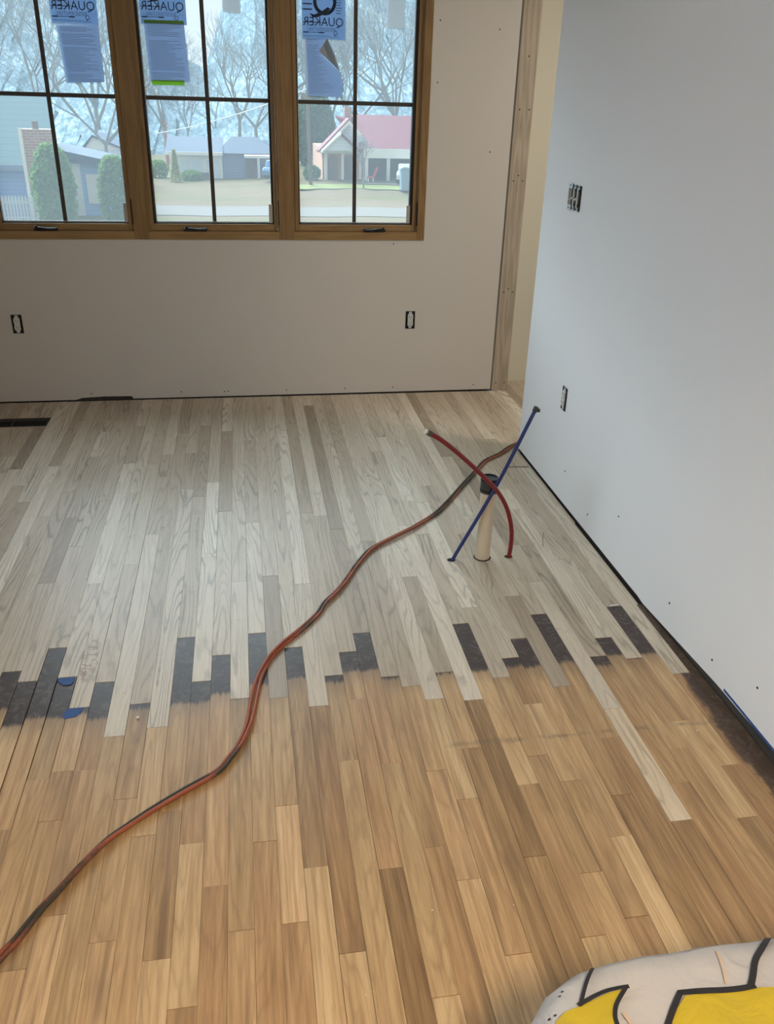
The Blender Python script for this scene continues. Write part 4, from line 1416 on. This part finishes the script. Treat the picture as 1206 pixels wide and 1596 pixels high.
def win_far(t, x0, x1, z0, z1, y, sash=True):
    f_ = part(MB().box(x0 - .07, x1 + .07, y - .07, y, z0 - .07, z1 + .07), 'window_frame', M['far_white'], t)
    part(MB().box(x0, x1, y - .085, y - .071, z0, (z0 + z1) / 2 - .03), 'pane', M['far_pane'], f_) if False else None
    for za, zb_ in ((z0, (z0 + z1) / 2 - .03), ((z0 + z1) / 2 + .03, z1)):
        o = MB().box(x0, x1, y - .085, y - .071, za, zb_).build('pane', M['far_pane'])
        o.parent = f_
        o.matrix_parent_inverse = Matrix.Translation(-t.location)
    return f_


# teal roofed cottage, left
t = thing('cottage', 'teal roofed blue cottage with a broad brick chimney, seen through the left casement', 'house', (-13.0, 56, GZ))
part(MB().prism([(-20, 53.6), (-10.35, 53.6), (-11.45, 58.9), (-20, 58.9)], 'z', GZ - .1, -2.2), 'wall', M['blue_siding'], t)
b = MB()
b.v = [(-20.4, 53.0, -2.35), (-10.0, 53.0, -2.35), (-11.25, 59.0, 1.25), (-20.4, 59.0, 1.25), (-20.4, 53.0, -2.18), (-10.0, 53.0, -2.18), (-11.25, 59.0, 1.42), (-20.4, 59.0, 1.42)]
b.f = [[0, 3, 2, 1], [4, 5, 6, 7], [0, 1, 5, 4], [1, 2, 6, 5], [2, 3, 7, 6], [3, 0, 4, 7]]
b.mi = [0] * 6
part(b, 'roof', M['teal_roof'], t)
b = MB()
b.v = [(-10.35, 53.6, -2.2), (-11.45, 58.9, -2.2), (-11.40, 58.9, 1.05), (-10.55, 53.6, -2.2), (-11.65, 58.9, -2.2), (-11.60, 58.9, 1.05)]
b.f = [[0, 1, 2], [3, 5, 4], [0, 3, 4, 1], [1, 4, 5, 2], [2, 5, 3, 0]]
b.mi = [0] * 5
part(b, 'gable_wall', M['pale_siding'], t)
part(MB().box(-20.4, -10.1, 52.92, 53.02, -2.45, -2.15), 'gutter', M['dark_siding'], t)
c_ = part(MB().box(-11.55, -9.95, 51.6, 52.7, GZ - .1, -0.27), 'chimney', M['far_brick'], t)
part(MB().box(-11.60, -11.42, 51.54, 51.62, GZ - .1, -0.22), 'corner_board', M['far_white'], t)
part(MB().tube([(-10.8, 52.1, -.27), (-10.8, 52.1, .12)], .17, 10), 'chimney_pot', M['shade'], t)
part(MB().prism([(-11.0, -1.30), (-7.2, -2.05), (-7.2, -2.40), (-11.0, -1.75)], 'y', 54.8, 60), 'side_roof', M['blue_roof'], t)
part(MB().box(-10.9, -7.9, 55.4, 59.6, GZ - .1, -2.1), 'side_wall', M['blue_siding'], t)
part(MB().box(-9.75, -9.3, 55.25, 55.4, GZ, -2.2), 'corner_post', M['far_white'], t)
win_far(t, -8.95, -8.55, -4.35, -2.85, 55.4)
win_far(t, -8.40, -8.10, -4.35, -2.85, 55.4)

# white gable peeping over the cottage
t = thing('garden_shed', 'small white gabled shed seen over the cottage side roof', 'shed', (-10.0, 74, GZ))
part(MB().box(-11.6, -8.7, 72, 77, GZ - .1, -2.35), 'wall', M['pale_siding'], t)
part(MB().prism([(-11.6, -2.35), (-8.7, -2.35), (-10.9, -1.45)], 'y', 72, 72.2), 'gable_wall', M['far_white'], t)
part(MB().prism([(-10.9, -1.45), (-8.5, -2.42), (-8.5, -2.28), (-10.9, -1.31)], 'y', 71.8, 77), 'roof', M['blue_roof'], t)
part(MB().prism([(-11.8, -2.42), (-10.9, -1.45), (-10.9, -1.31), (-11.8, -2.28)], 'y', 71.8, 77), 'roof', M['blue_roof'], t)

# picket fence
t = thing('picket_fence', 'pale picket fence before the blue cottage wall', 'fence', (-11.6, 50.5, GZ))
pk = MB().prism([(-.055, 0), (.055, 0), (.055, 1.5), (0, 1.6), (-.055, 1.5)], 'y', -.015, .015).mesh('picket', M['pale_siding'])
for i in range(14):
    o = bpy.data.objects.new('picket', pk); COL.objects.link(o); o.parent = t
    o.location = (-1.1 + .17 * i, 0, 0)
for z in (.4, 1.2):
    part(MB().box(-12.75, -10.4, 50.52, 50.57, GZ + z, GZ + z + .09), 'rail', M['pale_siding'], t)

# blue roofed house with white garage
t = thing('blue_roofed_house', 'low house with slate blue roof and white garage doors, seen through the middle casement', 'house', (-2, 84, GZ))
zb_ = GZ - .1
part(MB().box(-5.6, -1.5, 81, 88, zb_, -3.1), 'garage_wall', M['far_white'], t)
for xa, xb_ in ((-5.2, -4.35), (-4.1, -3.25), (-2.9, -1.75)):
    part(MB().box(xa, xb_, 80.92, 81, zb_, -3.55), 'garage_door', M['pale_siding'], t)
part(MB().box(-3.7, -2.7, 80.6, 80.9, zb_, -4.55), 'planter', M['shade'], t)
part(MB().box(-1.5, 3.2, 81.4, 89, zb_, -2.95), 'main_wall', M['dark_siding'], t)
part(MB().prism([(80.5, -3.02), (84.5, -1.95), (84.5, -1.80), (80.5, -2.87)], 'x', -6.3, -1.4), 'garage_roof', M['blue_roof'], t)
part(MB().box(-6.3, -1.4, 80.42, 80.52, -3.12, -2.86), 'fascia', M['far_white'], t)
b = MB()
A_, B_, C_, D_ = (-1.9, 80.9, -2.95), (3.7, 80.9, -2.95), (3.7, 90, -2.95), (-1.9, 90, -2.95)
E_, F_ = (-.6, 84.4, -1.72), (1.6, 84.4, -1.72)
b.face([A_, B_, F_, E_]); b.face([B_, C_, F_]); b.face([C_, D_, E_, F_]); b.face([D_, A_, E_]); b.face([D_, C_, B_, A_])
part(b, 'main_roof', M['blue_roof'], t)
part(MB().box(.45, 3.4, 79.6, 81.3, -3.22, -3.02), 'porch_roof', M['far_white'], t)
part(MB().box(1.55, 1.75, 79.8, 80.0, zb_, -3.22), 'porch_post', M['far_white'], t)
part(MB().box(.55, 1.4, 81.32, 81.4, zb_, -3.4), 'door', M['shade'], t)


def car(name, label, x, y, L, paint, ang):
    z = gz(x, y)
    t = thing(name, label, 'car', (x, y, z))
    h = L / 2
    o = MB().prism([(-h, .35), (h, .35), (h + .03, .75), (h * .62, .92), (-h * .9, .95), (-h - .03, .7)], 'y', -.85, .85).build('body', paint, bevel=.06); o.parent = t
    o = MB().prism([(-h * .82, .95), (h * .42, .93), (h * .22, 1.45), (-h * .62, 1.48)], 'y', -.74, .74).build('cabin', paint, bevel=.05); o.parent = t
    for s_ in (-1, 1):
        o2 = MB().prism([(-h * .70, 1.0), (h * .32, .99), (h * .17, 1.38), (-h * .56, 1.40)], 'y', s_ * .742, s_ * .75).build('side_window', M['far_pane']); o2.parent = t
        for wx in (-.6, .6):
            o3 = MB().tube([(wx * h, s_ * .70, .33), (wx * h, s_ * .88, .33)], .33, 16).build('wheel', M['tyre']); o3.parent = t
    t.rotation_euler.z = ang
    return t


car('parked_car', 'blue parked car half hidden beside the blue roofed house', 3.35, 77.0, 4.0, M['car_blue'], 1.2)
car('parked_car', 'white parked car under the red roofed carport', 13.9, 74.2, 4.2, M['car_white'], 1.35)

# slim red trunked tree beside the blue roofed house
t = thing('red_barked_tree', 'slim reddish tree left of the blue roofed house', 'tree', (-6.9, 90, GZ))
o = MB().tube([(0, 0, -.1), (.05, 0, 2), (.12, 0, 4.4)], [.16, .12, .05], 6).build('trunk', M['red_twig']); o.parent = t
b = MB(); rnd = random.Random(4)
for i in range(26):
    z = rnd.uniform(1.2, 4.2); a_ = rnd.uniform(0, 2 * PI)
    b.tube([(.08, 0, z), (.08 + .5 * math.cos(a_), .5 * math.sin(a_), z + .5)], [.035, .012], 4)
o = b.build('branches', M['red_twig']); o.parent = t; o['kind'] = 'stuff'

# red roofed house with carport, right
t = thing('red_roofed_house', 'brick house with white gables, red metal roof and carport, seen through the right casement', 'house', (11, 79, gz(11, 78)))
z0 = gz(9, 77) - .15
part(MB().box(6.9, 10.4, 76, 86, z0, -2.2), 'brick_wall', M['orange_brick'], t)
for xa in (7.35, 8.75):
    n_ = 10
    pl = [(xa, z0 + .1), (xa + .85, z0 + .1)] + [(xa + .425 + .425 * math.cos(PI * a / n_), -3.05 + .425 * math.sin(PI * a / n_)) for a in range(n_ + 1)]
    part(MB().prism(pl, 'y', 75.92, 76.0), 'arched_opening', M['shade'], t)  # flat brown panel in place of the shade inside the arch
for xa in (7.05, 8.45, 9.95):
    part(MB().box(xa, xa + .22, 75.6, 75.85, z0, -2.5 if xa < 9.5 else -2.3), 'porch_column', M['far_white'], t)
part(MB().prism([(6.75, -2.25), (11.3, -2.25), (9.05, -.05)], 'y', 75.7, 76.0), 'gable_wall', M['pale_siding'], t)
part(MB().box(6.75, 10.45, 75.55, 75.75, -2.5, -2.2), 'porch_beam', M['far_white'], t)
part(MB().prism([(6.5, -2.45), (9.05, .05), (9.05, .20), (6.5, -2.30)], 'y', 75.2, 77.2), 'gable_roof', M['red_roof'], t)
part(MB().prism([(9.05, .05), (11.6, -2.45), (11.6, -2.30), (9.05, .20)], 'y', 77.0, 86), 'gable_roof', M['red_roof'], t)
part(MB().prism([(6.5, -2.46), (9.05, .04), (9.05, -.22), (6.72, -2.50)], 'y', 75.1, 75.25), 'rake_board', M['far_white'], t)
part(MB().prism([(9.05, .04), (10.1, -.99), (9.95, -1.12), (9.05, -.22)], 'y', 75.1, 75.25), 'rake_board', M['far_white'], t)
# smaller porch gable in front
part(MB().prism([(6.95, -2.25), (9.7, -2.25), (8.3, -1.08)], 'y', 74.6, 74.8), 'porch_gable', M['pale_siding'], t)
part(MB().prism([(6.75, -2.38), (8.3, -1.02), (8.3, -.86), (6.75, -2.22)], 'y', 74.3, 77), 'porch_roof', M['far_white'], t)
part(MB().prism([(8.3, -1.02), (10.0, -2.38), (10.0, -2.22), (8.3, -.86)], 'y', 74.3, 77), 'porch_roof', M['red_roof'], t)
# main red slope and carport
part(MB().prism([(74.6, -2.15), (81.0, .25), (81.0, .40), (74.6, -2.0)], 'x', 10.0, 22), 'main_roof', M['red_roof'], t)
part(MB().prism([(81.0, .25), (87, -2.1), (87, -1.95), (81.0, .40)], 'x', 10.0, 22), 'main_roof', M['red_roof'], t)
part(MB().box(10.2, 22, 74.5, 74.7, -2.75, -2.02), 'carport_fascia', M['far_white'], t)
for xa in (10.35, 12.2, 16.5):
    part(MB().box(xa, xa + .26, 74.7, 74.95, z0, -2.75), 'carport_post', M['far_white'], t)
part(MB().box(10.4, 22, 80, 80.2, z0, -2.2), 'back_wall', M['shade'], t)
part(MB().box(9.15, 9.75, 79.5, 80.2, -.6, 1.0), 'chimney', M['far_brick'], t)

# things in the yard
t = thing('lawn_chair', 'red slanted lawn chair under the carport roof', 'chair', (10.9, 74.0, gz(10.9, 74)))
o = MB().prism([(-.42, .35), (.10, .35), (.42, 1.15), (.30, 1.18), (.02, .45), (-.42, .45)], 'y', -.3, .3).build('seat', M['chair_red']); o.parent = t
for x_ in (-.38, .02):
    for y_ in (-.27, .27):
        o = MB().box(x_ - .03, x_ + .03, y_ - .03, y_ + .03, 0, .36).build('leg', M['far_white']); o.parent = t
t = thing('refuse_bin', 'tall blue grey refuse bin on the verge at the right casement edge', 'bin', (12.75, 68.6, gz(12.75, 68.6)))
o = MB().prism([(-.42, .12), (.42, .12), (.50, 1.6), (-.50, 1.6)], 'y', -.4, .4).build('bin_body', M['bin_blue'], bevel=.03); o.parent = t
o = MB().prism([(-.55, 1.6), (.55, 1.6), (.50, 1.76), (-.30, 1.84), (-.52, 1.74)], 'y', -.45, .45).build('lid', M['bin_blue'], bevel=.03); o.parent = t
for x_ in (-.36, .36):
    o = MB().tube([(x_ - .05, .34, .14), (x_ + .05, .34, .14)], .14, 12).build('wheel', M['tyre']); o.parent = t

t = thing('utility_pole', 'brown wooden utility pole standing before the red roofed house', 'pole', (5.55, 71.5, gz(5.55, 71.5)))
z0 = t.location.z
part(MB().tube([(5.55, 71.5, z0 - .2), (5.38, 71.5, 1.2), (5.2, 71.5, 10.5)], [.15, .13, .10], 10), 'shaft', M['pole'], t)
part(MB().box(4.3, 6.1, 71.38, 71.48, 8.6, 8.75), 'crossarm', M['pole'], t)
part(MB().tube([(4.98, 71.2, 1.35), (4.98, 71.2, 1.95)], .16, 10), 'lamp_bracket', M['shade'], t)
for x_ in (4.4, 5.0, 5.9):
    part(MB().tube([(x_, 71.43, 8.75), (x_, 71.43, 8.95)], .05, 8), 'insulator', M['far_white'], t)
def cable(p, q, sag, label, r=.022):
    pts = [Vector(p).lerp(Vector(q), i / 14) - Vector((0, 0, sag * 4 * (i / 14) * (1 - i / 14))) for i in range(15)]
    tag(MB().tube(pts, r, 5).build('overhead_cable', M['wire']), label, 'cable', 'overhead cables')
cable((5.28, 71.4, 2.2), (-7.2, 84, -1.6), .35, 'pale overhead cable slanting down to the left behind the middle casement', .04)
cable((5.9, 71.43, 8.95), (30, 78, 5.2), 1.2, 'overhead cable running right from the utility pole', .03)
